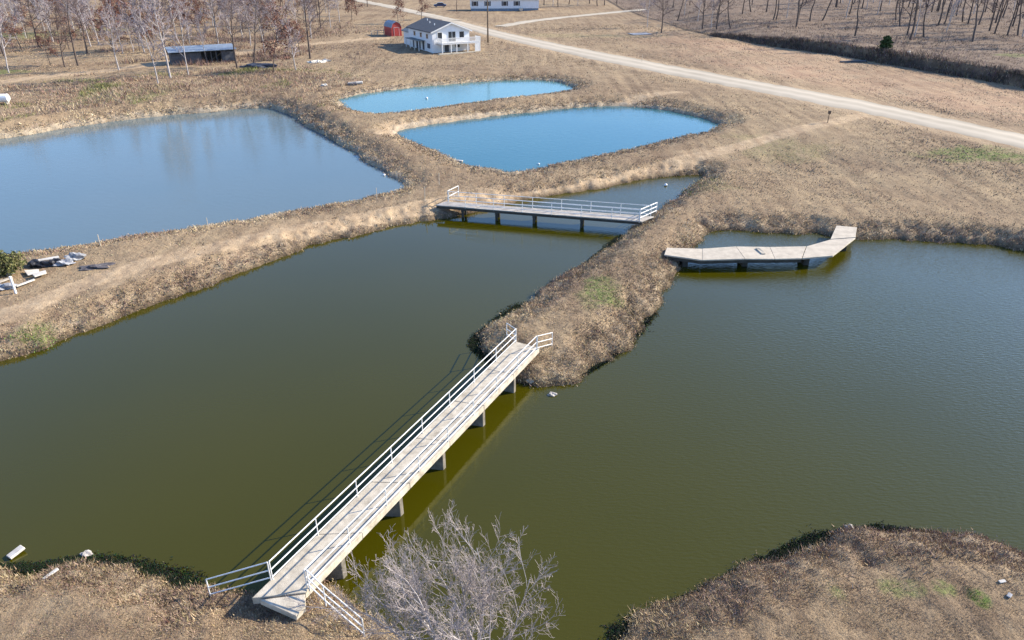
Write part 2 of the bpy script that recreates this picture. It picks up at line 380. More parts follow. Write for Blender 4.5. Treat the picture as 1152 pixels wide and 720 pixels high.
bp = N.new('ShaderNodeBump'); bp.inputs['Strength'].default_value = .8; bp.inputs['Distance'].default_value = .13
LK.new(bh.outputs[0], bp.inputs['Height']); LK.new(bp.outputs[0], b.inputs['Normal'])
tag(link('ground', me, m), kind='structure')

# ------------------------------------------------------------------ water
def water(name, poly, lev, body, body2, ripple, rscale, rough=.03, grow=.9, ior=1.37, spt=(1, 1, 1)):
    q = np.roll(poly, -1, 0)-np.roll(poly, 1, 0); q /= np.hypot(q[:, 0], q[:, 1])[:, None]+1e-9
    area = .5*np.sum(poly[:, 0]*np.roll(poly[:, 1], -1)-np.roll(poly[:, 0], -1)*poly[:, 1]); s = 1 if area > 0 else -1
    P = poly+np.column_stack([q[:, 1], -q[:, 0]])*grow*s
    tri = tessellate_polygon([[Vector((x, y, 0)) for x, y in P]])
    me = bpy.data.meshes.new(name); me.from_pydata([(x, y, lev) for x, y in P], [], [tuple(t) for t in tri]); me.update()
    bm = bmesh.new(); bm.from_mesh(me); bmesh.ops.recalc_face_normals(bm, faces=bm.faces)
    if sum(f.normal.z for f in bm.faces) < 0: bmesh.ops.reverse_faces(bm, faces=bm.faces)
    bm.to_mesh(me); bm.free()
    for p in me.polygons: assert p.normal.z > 0 or p.area < 1e-4
    m = bpy.data.materials.new(name); m.use_nodes = True; nt = m.node_tree; b = nt.nodes['Principled BSDF']
    b.inputs['Roughness'].default_value = rough; b.inputs['IOR'].default_value = ior; b.inputs['Specular IOR Level'].default_value = .5; b.inputs['Specular Tint'].default_value = (*spt, 1)
    tc = nt.nodes.new('ShaderNodeTexCoord')
    n = nt.nodes.new('ShaderNodeTexNoise'); n.inputs['Scale'].default_value = .045; n.inputs['Detail'].default_value = 3; nt.links.new(tc.outputs['Object'], n.inputs['Vector'])
    r = nt.nodes.new('ShaderNodeValToRGB'); r.color_ramp.elements[0].position = .35; r.color_ramp.elements[1].position = .65
    r.color_ramp.elements[0].color = (*body, 1); r.color_ramp.elements[1].color = (*body2, 1)
    nt.links.new(n.outputs['Fac'], r.inputs[0]); nt.links.new(r.outputs[0], b.inputs['Base Color'])
    # wind ripples, stronger out on the open eastern water
    mp = nt.nodes.new('ShaderNodeMapping'); mp.inputs['Rotation'].default_value = (0, 0, R(12)); mp.inputs['Scale'].default_value = (.55, 1.5, 1); nt.links.new(tc.outputs['Object'], mp.inputs[0])
    n2 = nt.nodes.new('ShaderNodeTexNoise'); n2.inputs['Scale'].default_value = rscale; n2.inputs['Detail'].default_value = 3; n2.inputs['Roughness'].default_value = .55; nt.links.new(mp.outputs[0], n2.inputs['Vector'])
    n3 = nt.nodes.new('ShaderNodeTexNoise'); n3.inputs['Scale'].default_value = .06; n3.inputs['Detail'].default_value = 2; nt.links.new(tc.outputs['Object'], n3.inputs['Vector'])
    sx = nt.nodes.new('ShaderNodeSeparateXYZ'); nt.links.new(tc.outputs['Object'], sx.inputs[0])
    mr = nt.nodes.new('ShaderNodeMapRange'); mr.inputs[1].default_value = -4; mr.inputs[2].default_value = 22; mr.inputs[3].default_value = ripple[0]; mr.inputs[4].default_value = ripple[1]; nt.links.new(sx.outputs[0], mr.inputs[0])
    mu = nt.nodes.new('ShaderNodeMath'); mu.operation = 'MULTIPLY'; nt.links.new(mr.outputs[0], mu.inputs[0]); nt.links.new(n3.outputs['Fac'], mu.inputs[1])
    bp = nt.nodes.new('ShaderNodeBump'); bp.inputs['Distance'].default_value = .1; nt.links.new(mu.outputs[0], bp.inputs['Strength']); nt.links.new(n2.outputs['Fac'], bp.inputs['Height'])
    nt.links.new(bp.outputs[0], b.inputs['Normal'])
    tag(link(name, me, m), kind='structure')
water('lake_water', LAKE, Z_LAKE, (.040,.037,.0010), (.047,.042,.0013), (.06, .55), 5.5, ior=1.68, spt=(.50, .54, .34))
water('west_pond_water', WEST, Z_WEST, (.10,.145,.155), (.115,.155,.16), (.25, .25), 2.5)
water('middle_pond_water', MID, Z_MID, (.03,.115,.145), (.04,.13,.155), (.3, .3), 2.5)
water('back_pond_water', BACK, Z_BACK, (.07,.18,.19), (.08,.20,.21), (.3, .3), 2.5)

# ------------------------------------------------------------------ gravel road and drives
M_GRAVEL = attr_mat('pale_gravel', .95)
def strip(name, A, B, z, n=40):
    t = np.linspace(0, len(A)-1, n*(len(A)-1)+1); i0 = np.minimum(t.astype(int), len(A)-2); f = (t-i0)[:, None]
    P = A[i0]*(1-f)+A[i0+1]*f; Q = B[i0]*(1-f)+B[i0+1]*f
    W = (Q-P); Wn = W/np.hypot(W[:, 0], W[:, 1])[:, None]
    P = P-Wn*((vnoise(P[:, 0], P[:, 1], 1.6, 31)-.5)*1.0)[:, None]; Q = Q+Wn*((vnoise(Q[:, 0], Q[:, 1], 1.6, 32)-.5)*1.0)[:, None]
    cols = 14; rows = [P*(1-c/cols)+Q*(c/cols) for c in range(cols+1)]
    V = []
    for c, rw in enumerate(rows):
        crown = .10*math.sin(math.pi*c/cols)
        V.append(np.column_stack([rw, np.full(len(rw), z+crown-.02)]))
    V = np.vstack(V); L = len(P)
    F = np.array([(c*L+k, c*L+k+1, (c+1)*L+k+1, (c+1)*L+k) for c in range(cols) for k in range(L-1)])
    u = np.repeat(np.linspace(0, 1, cols+1), L); xx, yy = V[:, 0], V[:, 1]
    rut = np.maximum(np.exp(-((u-.30)/.09)**2), np.exp(-((u-.68)/.09)**2)); edge = np.maximum(sstep(.14, 0, u), sstep(.86, 1, u))
    v_ = .84+.12*rut-.30*edge*vnoise(xx, yy, 1.5, 33)-.14*(1-rut)*vnoise(xx, yy, 1.1, 34)+.10*(vnoise(xx, yy, 6, 35)-.5)
    T = np.column_stack([v_*.52, v_*.45, v_*.345])
    me = np_mesh(name, V, F, T, smooth=True)
    bm = bmesh.new(); bm.from_mesh(me); bmesh.ops.recalc_face_normals(bm, faces=bm.faces)
    if sum(f.normal.z for f in bm.faces) < 0: bmesh.ops.reverse_faces(bm, faces=bm.faces)
    bm.to_mesh(me); bm.free()
    tag(link(name, me, M_GRAVEL), kind='structure')
strip('gravel_road', ROAD_N, ROAD_S, FIELD+.02)
def ribbon(line, hw):
    d = np.gradient(line, axis=0); d /= np.hypot(d[:, 0], d[:, 1])[:, None]; nrm = np.column_stack([-d[:, 1], d[:, 0]]); return line+nrm*hw, line-nrm*hw
a_, b_ = ribbon(chaikin(SIDE, 2, False), 2.1); strip('gravel_drive', a_, b_, FIELD+.035, 8)
a_, b_ = ribbon(chaikin(SIDE2, 2, False), 2.6); strip('gravel_drive', a_, b_, FIELD+.05, 8)

# ------------------------------------------------------------------ grass, weeds, brush (each one countless mass)
def blades(P, nper, hgt, wid, lean, tint, jit, spread):
    """P (n,3) roots; triangles leaning every way; hgt, wid, spread arrays per root"""
    n = len(P); k = n*nper; idx = np.repeat(np.arange(n), nper)
    a = RNG.uniform(0, 2*np.pi, k); h = hgt[idx]*RNG.uniform(.5, 1.25, k); w = wid[idx]*RNG.uniform(.6, 1.3, k)
    root_ = P[idx].copy(); sp = spread[idx]; root_[:, 0] += RNG.normal(0, 1, k)*sp; root_[:, 1] += RNG.normal(0, 1, k)*sp
    ln = lean*RNG.uniform(.3, 1.3, k); tip = root_.copy(); tip[:, 0] += np.cos(a)*h*ln; tip[:, 1] += np.sin(a)*h*ln; tip[:, 2] += h
    b2 = RNG.uniform(0, 2*np.pi, k); ox = np.cos(b2)*w*.5; oy = np.sin(b2)*w*.5
    r0 = root_.copy(); r1 = root_.copy(); r0[:, 0] += ox; r0[:, 1] += oy; r1[:, 0] -= ox; r1[:, 1] -= oy; r0[:, 2] -= .03; r1[:, 2] -= .03
    V = np.stack([r0, r1, tip], 1).reshape(-1, 3); F = np.arange(3*k).reshape(-1, 3)
    t = tint[idx]*(1+RNG.normal(0, jit, (k, 1)))+RNG.normal(0, .015, (k, 3)); t = np.clip(t, .01, .8)
    return V, F, np.repeat(t, 3, 0)
def fan(n, r0, r1, power=1.0, half=42):
    a = RNG.uniform(R(-half), R(half), n); u = RNG.uniform(0, 1, n)
    r = r0*(r1/r0)**(u**power)
    return r*np.sin(a), r*np.cos(a)
def pick(n, r0, r1, dlo, dhi, power=1.0, half=42):
    x, y = fan(n, r0, r1, power, half); z, d, w, rd, cd = land(x, y, True)
    tr, soil, gr, up, pale = masks(x, y, d, w, cd)
    k = (d > dlo) & (d < dhi) & (rd > 4.6) & (RNG.uniform(0, 1, n) > tr*.88) & (RNG.uniform(0, 1, n) > soil*.6)
    return x[k], y[k], z[k], d[k], gr[k], up[k]
STRAW = np.array([[.60,.485,.31],[.50,.39,.24],[.41,.31,.195],[.32,.235,.155],[.215,.15,.105],[.37,.27,.195]])
def tints(x, y, gr, dark=0):
    a = vnoise(x, y, 4.0, 41)*.6+vnoise(x, y, .9, 42)*.4+RNG.normal(0, .16, len(x))
    i = np.clip(((1-a)*6).astype(int)+dark, 0, 5); t = STRAW[i]*(.72+.42*vnoise(x, y, 8, 47))[:, None]
    g = RNG.uniform(0, 1, len(x)) < gr*.9; t[g] = np.array([.13,.20,.05])*RNG.uniform(.6, 1.4, (g.sum(), 1)); return t
parts = []
x, y, z, d, gr, up = pick(190000, 11, 48, .05, 99, 1.0, 53)                      # near banks, fine matted grass
P = np.column_stack([x, y, z]); r = np.hypot(x, y); parts.append(blades(P, 8, .022+.055*vnoise(x, y, .9, 43)**2, .010+.00045*r, 1.4, tints(x, y, gr), .22, .10+0*r))
x, y, z, d, gr, up = pick(620000, 14, 165, .0, 3.1, .75, 50); k = RNG.uniform(0, 1, len(x)) < .12+.88*sstep(2.7, .7, d); x, y, z, d, gr = x[k], y[k], z[k], d[k], gr[k]                # shaggy clumps on every bank
P = np.column_stack([x, y, z]); r = np.hypot(x, y); parts.append(blades(P, 4, .035+.0008*r+.13*vnoise(x, y, .7+.008*r, 44)**3, .010+.0009*r, 1.3, tints(x, y, gr), .25, .10+.0012*r))
x, y, z, d, gr, up = pick(150000, 36, 210, 1.2, 99)                      # thin tufts over the fields
k = up < .5; x, y, z, gr = x[k], y[k], z[k], gr[k]
k = RNG.uniform(0, 1, len(x)) < vnoise(x, y, 9, 45)*.9; x, y, z, gr = x[k], y[k], z[k], gr[k]
P = np.column_stack([x, y, z]); r = np.hypot(x, y); parts.append(blades(P, 4, .05+.0003*r+.12*vnoise(x, y, 2, 46)**3, .02+.0009*r, 1.2, tints(x, y, gr)*.5+np.array([.16,.12,.083]), .16, .15+.003*r))
def join(parts):
    o = 0; Vs, Fs, Ts = [], [], []
    for V, F, T in parts: Vs.append(V); Fs.append(F+o); Ts.append(T); o += len(V)
    return np.vstack(Vs), np.vstack(Fs), np.vstack(Ts)
V, F, T = join(parts); tag(link('dry_grass', np_mesh('dry_grass', V, F, T), M_GRASS), kind='stuff')

# purple-grey brush on the upland beyond the cut bank, rank growth in front of the left wood
parts = []
x, y = fan(60000, 105, 330); z, d, w, rd, cd = land(x, y, True)
k = (cd < -.3) & (RNG.uniform(0, 1, len(x)) < .25+.75*vnoise(x, y, 10, 51)); x, y, z = x[k], y[k], z[k]
P = np.column_stack([x, y, z]); n = len(x); base = np.array([[.21,.155,.13],[.16,.118,.10],[.27,.205,.145],[.115,.085,.075]])[RNG.integers(0, 4, n)]
parts.append(blades(P, 4, .22+.75*vnoise(x, y, 5, 52)**2, np.full(n, .085), .8, base, .2, np.full(n, .35)))
x, y = fan(90000, 85, 190, .8); z, d, w, rd, cd = land(x, y, True)
lim = np.stack([ats([(0,98),(330,70),(420,88)], FIELD), ]) [0]
top_line = lambda x, y: np.interp(x/y, lim[:, 0]/lim[:, 1], lim[:, 1])
top = top_line(x, y)
k = (d > 3.0) & (x < -22) & (y < top) & (x/y < -.185) & (RNG.uniform(0, 1, len(x)) < .15+vnoise(x, y, 6, 53)**1.5); x, y, z = x[k], y[k], z[k]
n = len(x); base = np.array([[.40,.30,.20],[.30,.21,.15],[.24,.155,.12],[.46,.37,.24],[.33,.235,.175]])[np.clip((vnoise(x, y, 7, 54)*4+RNG.normal(0, .9, n)+.5).astype(int), 0, 4)]
g = vnoise(x, y, 5, 55) > .72; base[g] = np.array([.20,.20,.08])
parts.append(blades(np.column_stack([x, y, z]), 5, .18+.6*vnoise(x, y, 4, 56)**2, np.full(n, .08), 1.0, base, .25, np.full(n, .3)))
x, y = fan(60000, 135, 330); z, d, w, rd, cd = land(x, y, True)
k = (x/y < -.10) & (y > top_line(x, y)+3) & (rd > 7) & (RNG.uniform(0, 1, len(x)) < sstep(.48, .75, vnoise(x, y, 9, 57))*(sstep(-.16, -.30, x/y))) & (line_dist(x, y, TRACKS[2][0]) > 3); x, y, z = x[k], y[k], z[k]
n = len(x); base = np.array([[.25,.16,.12],[.19,.12,.10],[.30,.22,.16],[.14,.10,.085]])[RNG.integers(0, 4, n)]
parts.append(blades(np.column_stack([x, y, z]), 5, .3+1.1*vnoise(x, y, 3, 58)**2, np.full(n, .09), .7, base, .25, np.full(n, .35)))
cl = chaikin(CUT, 2, False); cc = np.concatenate([[0], np.cumsum(np.hypot(*np.diff(cl, axis=0).T))]); q = RNG.uniform(0, cc[-1], 9000)   # rough growth along the cut bank
x = np.interp(q, cc, cl[:, 0])+RNG.normal(0, .7, len(q)); y = np.interp(q, cc, cl[:, 1])+RNG.normal(.3, .7, len(q)); z, d, w, rd, cd = land(x, y, True)
k = (x > 47) & (cd < .7) & (RNG.uniform(0, 1, len(x)) < vnoise(x, y, 2.5, 59)*1.3); x, y, z = x[k], y[k], z[k]; n = len(x)
base = np.array([[.12,.09,.075],[.18,.13,.105],[.08,.065,.055],[.25,.19,.14]])[RNG.integers(0, 4, n)]
parts.append(blades(np.column_stack([x, y, z]), 4, .25+.65*vnoise(x, y, 2, 60), np.full(n, .08), .7, base, .25, np.full(n, .25)))
V, F, T = join(parts); tag(link('dry_brush', np_mesh('dry_brush', V, F, T), M_BRUSH), kind='stuff')

# dark green weed along some stretches of shore
def weed(pts, width, n, side=-1):
    line = chaikin(ats(pts, 0), 2, False); L = np.hypot(*np.diff(line, axis=0).T); cum = np.concatenate([[0], np.cumsum(L)])
    s = RNG.uniform(0, cum[-1], n); x = np.interp(s, cum, line[:, 0]); y = np.interp(s, cum, line[:, 1])
    off = np.abs(RNG.normal(0, 1, n))*width*(.25+1.0*vnoise(s, s*0, 1.3, 61)); ang = RNG.uniform(0, 2*np.pi, n)
    x = x+np.cos(ang)*off; y = y+np.sin(ang)*off; d = signed(x, y, LAKE)
    k = d < .3; return x[k], y[k], d[k]
parts = []
for pts, wd, n in [([(-60,642),(0,640),(40,640),(70,633),(100,631),(140,638),(180,650),(215,662)], .26, 24000), ([(690,716),(720,700),(760,681),(800,662),(850,640),(900,617),(940,604),(985,598)], .18, 26000),
                   ([(985,597),(1020,597),(1060,603),(1100,612),(1152,628),(1200,640)], .16, 14000), ([(560,405),(537,396),(533,388),(538,378),(560,363),(590,345)], .38, 14000),
                   ([(590,431),(640,431),(690,402),(735,352)], .2, 5000), ([(620,322),(670,290),(700,265)], .2, 3000)]:
    x, y, d = weed(pts, wd, n); k = len(x)
    base = np.array([[.016,.03,.010],[.022,.042,.012],[.012,.02,.010],[.04,.05,.02]])[RNG.integers(0, 4, k)]
    parts.append(blades(np.column_stack([x, y, np.full(k, .032)]), 4, RNG.uniform(.008, .03, k), np.full(k, .045), 3.0, base, .35, np.full(k, .05)))
V, F, T = join(parts); T = np.clip(T*.95, .004, .2); tag(link('pond_weed', np_mesh('pond_weed', V, F, T), M_WEED), kind='stuff')

# ------------------------------------------------------------------ footbridges and dock
def rail_panel(parent, pts, heights, r=.023, posts=None, rails=(.12, .45, .82), ph=.82):
    """railing part with its posts and rails as sub-parts; pts are post feet"""
    e = bpy.data.objects.new('railing', None); COL.objects.link(e); e.parent = parent
    for p in pts:
        mb = MB(); mb.tube([p-Vector((0, 0, .12)), p+Vector((0, 0, ph))], r*.95, 8); mb.build('post', M_WHITE, e)
    for h in rails:
        mb = MB(); mb.tube([p+Vector((0, 0, h)) for p in pts], r, 8); mb.build('rail', M_WHITE, e)
    return e
def lerp(a, b, t): return a+(b-a)*t
A0 = Vector(at(283, 673, 1.2)); A1 = Vector(at(343, 666.5, 1.2)); B0 = Vector(at(580, 384, 1.2)); B1 = Vector(at(607, 391, 1.2))
o = root('footbridge', (A0+A1)/2, 'long pale concrete footbridge with white pipe railings crossing the lake in the foreground', 'footbridge')
o0 = o.location.copy()
def loc(v): return Vector(v)-o0
A0, A1, B0, B1 = map(loc, (A0, A1, B0, B1))
NS = 6
for k in range(NS):
    t0, t1 = k/NS+.0006, (k+1)/NS-.0006
    mb = MB(); q = [lerp(A0, B0, t0), lerp(A1, B1, t0), lerp(A1, B1, t1), lerp(A0, B0, t1)]
    sag = random.uniform(-.006, .006)
    mb.hexa([v-Vector((0, 0, .30)) for v in q], [v+Vector((0, 0, sag)) for v in q]); mb.build('deck_slab', M_CONC, o, bevel=.012)
for (px, py) in [(386,647),(451,578),(500.6,527),(541,477.5),(575,440)]:
    p = loc(at(px, py, 0)); ax = (B1-A1); t = ((p.x-A1.x)*ax.x+(p.y-A1.y)*ax.y)/(ax.x**2+ax.y**2)
    a = lerp(A0, B0, t); c = lerp(A1, B1, t); w = (c-a).normalized(); l = ax.normalized()
    a = a+w*.12; c = c-w*.05
    mb = MB(); q = [a-l*.11, c-l*.11, c+l*.11, a+l*.11]
    mb.hexa([Vector((v.x, v.y, -1.0-o0.z)) for v in q], [Vector((v.x, v.y, v.z-.303)) for v in q]); mb.build('pier', M_PIER, o, bevel=.015)
# turned landing slab at the near end
L_ = [loc(at(292, 674.3, 1.19)), loc(at(332.7, 692.6, 1.10)), loc(at(343, 682, 1.13)), loc(at(343, 668, 1.19))]
mb = MB(); mb.hexa([v-Vector((0, 0, .24)) for v in L_], [v-Vector((0, 0, .012)) for v in L_]); mb.build('landing_slab', M_CONC, o, bevel=.012)
nl = (B0-A0).normalized(); wl = (A1-A0).normalized()
t_post = lambda px, py, A, B: max(0, min(1, (loc(at(px, py, 1.2))-A).dot((B-A).normalized())/(B-A).length))
IN = .07
pl = [lerp(A0, B0, t)+wl*IN for t in [.045+.950*k/8 for k in range(9)]]
pr = [lerp(A1, B1, t)-wl*IN for t in [.012+.975*k/8 for k in range(9)]]
rail_panel(o, pl, None); rail_panel(o, pr, None)
def gl(px, py, z0=1.0): return loc(spot(px, py, z0))
rail_panel(o, [pl[0]+Vector((-.05, -.03, 0)), gl(237, 671)], None)
rail_panel(o, [pr[0]+Vector((.08, .0, 0)), lerp(pr[0], gl(410, 715), .33)+Vector((0,0,.0)), gl(410, 716)], None)
rail_panel(o, [pr[8]+Vector((.05, 0, 0)), gl(621, 389)], None)
rail_panel(o, [pl[8]+Vector((-.05, 0, 0)), gl(570, 378)], None)

# second bridge across the channel
z2 = .98
C0 = Vector(at(490, 230.5, z2)); C1 = Vector(at(722, 249, z2)); D0 = Vector(at(501, 226.5, z2)); D1 = Vector(at(736, 243.5, z2))
o = root('footbridge', (C0+C1)/2, 'distant low grey footbridge with thin white railings across the narrow channel', 'footbridge'); o0 = o.location.copy()
C0, C1, D0, D1 = map(loc, (C0, C1, D0, D1))
for k in range(5):
    t0, t1 = k/5+.0007, (k+1)/5-.0007; sag = [0, -.02, -.03, -.01, .0][k]
    q = [lerp(C0, C1, t0), lerp(C0, C1, t1), lerp(D0, D1, t1), lerp(D0, D1, t0)]
    mb = MB(); mb.hexa([v-Vector((0, 0, .09)) for v in q], [v+Vector((0, 0, sag)) for v in q]); mb.build('deck_slab', M_CONC2, o, bevel=.012)
    wv = (q[3]-q[0]).normalized()
    for e_ in ((q[0]+wv*.07, q[1]+wv*.07), (q[3]-wv*.2, q[2]-wv*.2)):
        b4 = [e_[0], e_[1], e_[1]+wv*.13, e_[0]+wv*.13]; mb = MB(); mb.hexa([v-Vector((0, 0, .31)) for v in b4], [v-Vector((0, 0, .094)) for v in b4]); mb.build('beam', M_BEAM, o)
for px, py in [(526,239),(562,243.5),(603,247.5),(655,253.5)]:
    p = loc(at(px, py, 0)); ax = C1-C0; t = ((p.x-C0.x)*ax.x+(p.y-C0.y)*ax.y)/(ax.x**2+ax.y**2)
    a = lerp(C0, C1, t); l = ax.normalized(); w = Vector((-l.y, l.x, 0)).normalized()
    pr_ = bpy.data.objects.new('pier', None); COL.objects.link(pr_); pr_.parent = o
    for off in (.18, 1.0):
        q = a+w*off; mb = MB(); mb.tube([Vector((q.x, q.y, -1-o0.z)), Vector((q.x, q.y, q.z-.46))], .11, 10); mb.build('column', M_BEAM, pr_)
    q = [a+w*.04-l*.11, a+w*.04+l*.11, a+w*1.16+l*.11, a+w*1.16-l*.11]
    mb = MB(); mb.hexa([v-Vector((0,0,.457)) for v in q], [v-Vector((0,0,.315)) for v in q]); mb.build('cap_beam', M_BEAM, pr_)
u = (C1-C0).normalized(); w = (D0-C0).normalized()
ts = [.15+.85*k/6 for k in range(7)]
near = [lerp(C0, C1, min(.985, t))+w*.06 for t in ts]; far = [lerp(D0, D1, min(.985, t))-w*.06 for t in [.02+.965*k/7 for k in range(8)]]
rail_panel(o, near, None, r=.026, ph=.9, rails=(.2, .55, .9)); rail_panel(o, far, None, r=.026, ph=.9, rails=(.2, .55, .9))
rail_panel(o, [near[-1]+u*.06, loc(spot(738, 240, 1.2))], None, r=.04, ph=.95, rails=(.25, .6, .95))
rail_panel(o, [far[0]-u*.06, loc(spot(516, 221, 1.1))], None, r=.032, ph=.95, rails=(.45, .95))

# bent concrete dock
zd = .82
def dk(px, py): return Vector(at(px, py, zd))
o = root('dock', dk(840, 284), 'bent grey concrete dock with sagging slabs reaching around a small cove', 'dock'); o0 = o.location.copy()
nearE = [(747,287),(790,292),(838,291.5),(872,291),(902,290.5),(937,287.5)]; farE = [(750,279),(790,279.3),(828,277.6),(866,277.6),(907,277)]
dz = [.02, -.06, .07, -.02, .03, 0]
for k in range(4):
    q = [loc(dk(*nearE[k])), loc(dk(*nearE[k+1])), loc(dk(*farE[k+1])), loc(dk(*farE[k]))]
    za, zb = [(.03,-.03),(-.025,.035),(.03,-.01),(-.01,.0)][k]
    q = [q[0]+Vector((.01,0,za)), q[1]+Vector((-.01,0,zb)), q[2]+Vector((-.01,0,zb)), q[3]+Vector((.01,0,za))]
    mb = MB(); mb.hexa([v-Vector((0, 0, .10)) for v in q], q); mb.build('deck_slab', M_DOCK, o, bevel=.012)
    wv = (q[3]-q[0]).normalized()
    for e_ in ((q[0]+wv*.06, q[1]+wv*.06), (q[3]-wv*.2, q[2]-wv*.2)):
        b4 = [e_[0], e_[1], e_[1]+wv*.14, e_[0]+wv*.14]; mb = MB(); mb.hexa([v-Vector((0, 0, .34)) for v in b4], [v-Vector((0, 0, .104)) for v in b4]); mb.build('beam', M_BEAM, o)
tri = [(902.6,290.3),(937,287.5),(962.5,267.5),(934,269.5),(907.6,277)]
for poly, dz_ in ([tri, 0], [[(934.3,269),(962.4,267),(964,256),(941,254)], .025]):
    q = [loc(dk(*p)) for p in poly]; mb = MB(); mb.prism([(v.x, v.y) for v in q], [v.z-.12+dz_ for v in q], [v.z+dz_ for v in q]); mb.build('deck_slab', M_DOCK, o, bevel=.012)
for (px, py) in [(770,285),(837,284.5),(906,283),(948,268)]:
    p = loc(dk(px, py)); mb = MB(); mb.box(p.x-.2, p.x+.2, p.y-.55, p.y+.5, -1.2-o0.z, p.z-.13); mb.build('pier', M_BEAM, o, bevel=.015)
q = [Vector(at(850,279.5,.86)), Vector(at(857,286,.84)), Vector(at(861,286,.84)), Vector(at(854,279.5,.90))]
mb = MB(); mb.hexa([loc(v)-Vector((0,0,.05)) for v in q], [loc(v)+Vector((0,0,.06)) for v in q]); tag(mb.build('broken_slab_flap', M_CONC, o), 'pale lifted piece of broken slab')

# ------------------------------------------------------------------ trees
def rot_about(v, axis, a):
    return v*math.cos(a)+axis.cross(v)*math.sin(a)+axis*axis.dot(v)*(1-math.cos(a))
def grow(p, d, length, r, level, spec, wood, twigs, leaves, rnd, lo0=.38):
    """recursive limb; spec[level] = (children, angle lo, hi, length share, points, droop/lift)"""
    nch, a0, a1, share, npts, lift = spec[level]
    pts = [p.copy()]; rs = [r]; dd = d.copy(); step = length/npts; last = level == len(spec)-1
    for k in range(npts):
        jitter = Vector((rnd.gauss(0, 1), rnd.gauss(0, 1), rnd.gauss(0, .6)))*((.10 if lo0 > .3 or level else .05)+.05*level)
        dd = (dd+jitter+Vector((0, 0, lift))).normalized(); pts.append(pts[-1]+dd*step); rs.append(max(r*(1-.85*(k+1)/npts), .25*r if not last else .2*r))
    (wood if level < 2 else twigs).append((pts, rs))
    if last:
        leaves.append((pts[-1], dd)); return
    for c in range(nch):
        t = (c+.6+rnd.uniform(-.4, .4))/nch; t = .22+.78*t if level else lo0+(.98-lo0)*t
        f = t*npts; i0 = min(int(f), npts-1); q = pts[i0].lerp(pts[i0+1], f-i0); base = (pts[i0+1]-pts[i0]).normalized()
        ax = base.orthogonal().normalized(); ax = rot_about(ax, base, rnd.uniform(0, 2*math.pi)+c*2.4)
        nd = rot_about(base, ax, R(rnd.uniform(a0, a1)))
        rr_ = max(rs[i0]*(1-(f-i0))+rs[i0+1]*(f-i0), 1e-3)*rnd.uniform(.5, .72)
        grow(q, nd, length*share*rnd.uniform(.7, 1.2)*(1.15-.55*t), rr_, level+1, spec, wood, twigs, leaves, rnd, lo0)
def tubes(lst, rmin, n):
    mb = MB()
    for pts, rs in lst: mb.tube(pts, [max(q, rmin) for q in rs], n, cap=False)
    return mb
def crown(a, b_, m1, m2, parent):
    n = len(a.f); a.add(b_.v, b_.f); me = bpy.data.meshes.new('crown'); me.from_pydata(a.v, [], a.f); me.update()
    me.materials.append(m1); me.materials.append(m2); mi = np.zeros(len(a.f), np.int32); mi[n:] = 1; me.polygons.foreach_set('material_index', mi)
    me.polygons.foreach_set('use_smooth', [True]*len(me.polygons)); return link('crown', me, None, parent)
def leafcloud(tips, rnd, per, size, spread, cols):
    k = len(tips)*per; C = np.array([[*p] for p, d in tips]).repeat(per, 0)+RNG.normal(0, spread, (k, 3))
    A = RNG.normal(0, 1, (k, 3)); A /= np.linalg.norm(A, axis=1)[:, None]; B = np.cross(A, RNG.normal(0, 1, (k, 3))); B /= np.linalg.norm(B, axis=1)[:, None]+1e-6
    s = size*RNG.uniform(.6, 1.4, (k, 1)); V = np.stack([C-A*s, C+B*s*.6, C+A*s, C-B*s*.6], 1).reshape(-1, 3)
    T = np.repeat(np.array(cols)[RNG.integers(0, len(cols), k)]*RNG.uniform(.7, 1.3, (k, 1)), 4, 0)
    return np_mesh('leaves', V, np.arange(4*k).reshape(-1, 4), T)
RUSSET = [(.17,.075,.055),(.21,.10,.07),(.13,.06,.05),(.24,.13,.09)]
def make_tree(kind, seed, Ht):
    rnd = random.Random(seed); wood, twigs, tips = [], [], []
    if kind == 'grey':
        spec = [(12, 28, 55, .42, 8, .05), (7, 25, 60, .48, 4, .06), (6, 20, 55, .5, 3, .05), (4, 20, 55, .6, 2, .03)]; r0 = Ht*.014; tm, wm = M_TWIGFAR, M_BARKGREY
    elif kind == 'slender':
        spec = [(12, 22, 45, .30, 9, .02), (6, 22, 50, .5, 3, .08), (5, 20, 55, .5, 2, .05), (3, 20, 50, .6, 2, .03)]; r0 = Ht*.010; tm, wm = M_TWIGFAR, M_BARKGREY
    elif kind == 'dark':
        spec = [(12, 35, 70, .33, 8, .02), (6, 28, 60, .5, 3, .05), (5, 25, 60, .55, 2, .03), (3, 20, 50, .6, 2, .03)]; r0 = Ht*.015; tm, wm = M_TWIGBROWN, M_BARKDARK
    else:
        spec = [(13, 45, 80, .36, 7, .02), (6, 30, 65, .5, 3, .03), (5, 25, 65, .5, 2, .0)]; r0 = Ht*.014; tm, wm = M_TWIGBROWN, M_BARKDARK
    tilt = Vector((rnd.gauss(0, .03), rnd.gauss(0, .03), 1)).normalized()
    grow(Vector((0, 0, -.15)), tilt, Ht*.92, r0, 0, spec, wood, twigs, tips, rnd, .45 if kind == 'dark' and seed % 2 else .25)
    t = bpy.data.objects.new({'grey': 'bare_tree', 'slender': 'slender_tree', 'dark': 'dark_tree', 'russet': 'russet_oak_tree'}[kind], None); COL.objects.link(t)
    tubes(wood[:1], .02, 7).build('trunk', wm, t, smooth=True)
    cr = crown(tubes(wood[1:], .028, 4), tubes(twigs, .028, 3), wm, tm, t)
    if kind == 'russet': link('leaves', leafcloud(tips, rnd, 13, .15, .32, RUSSET), M_LEAF, cr)
    return t
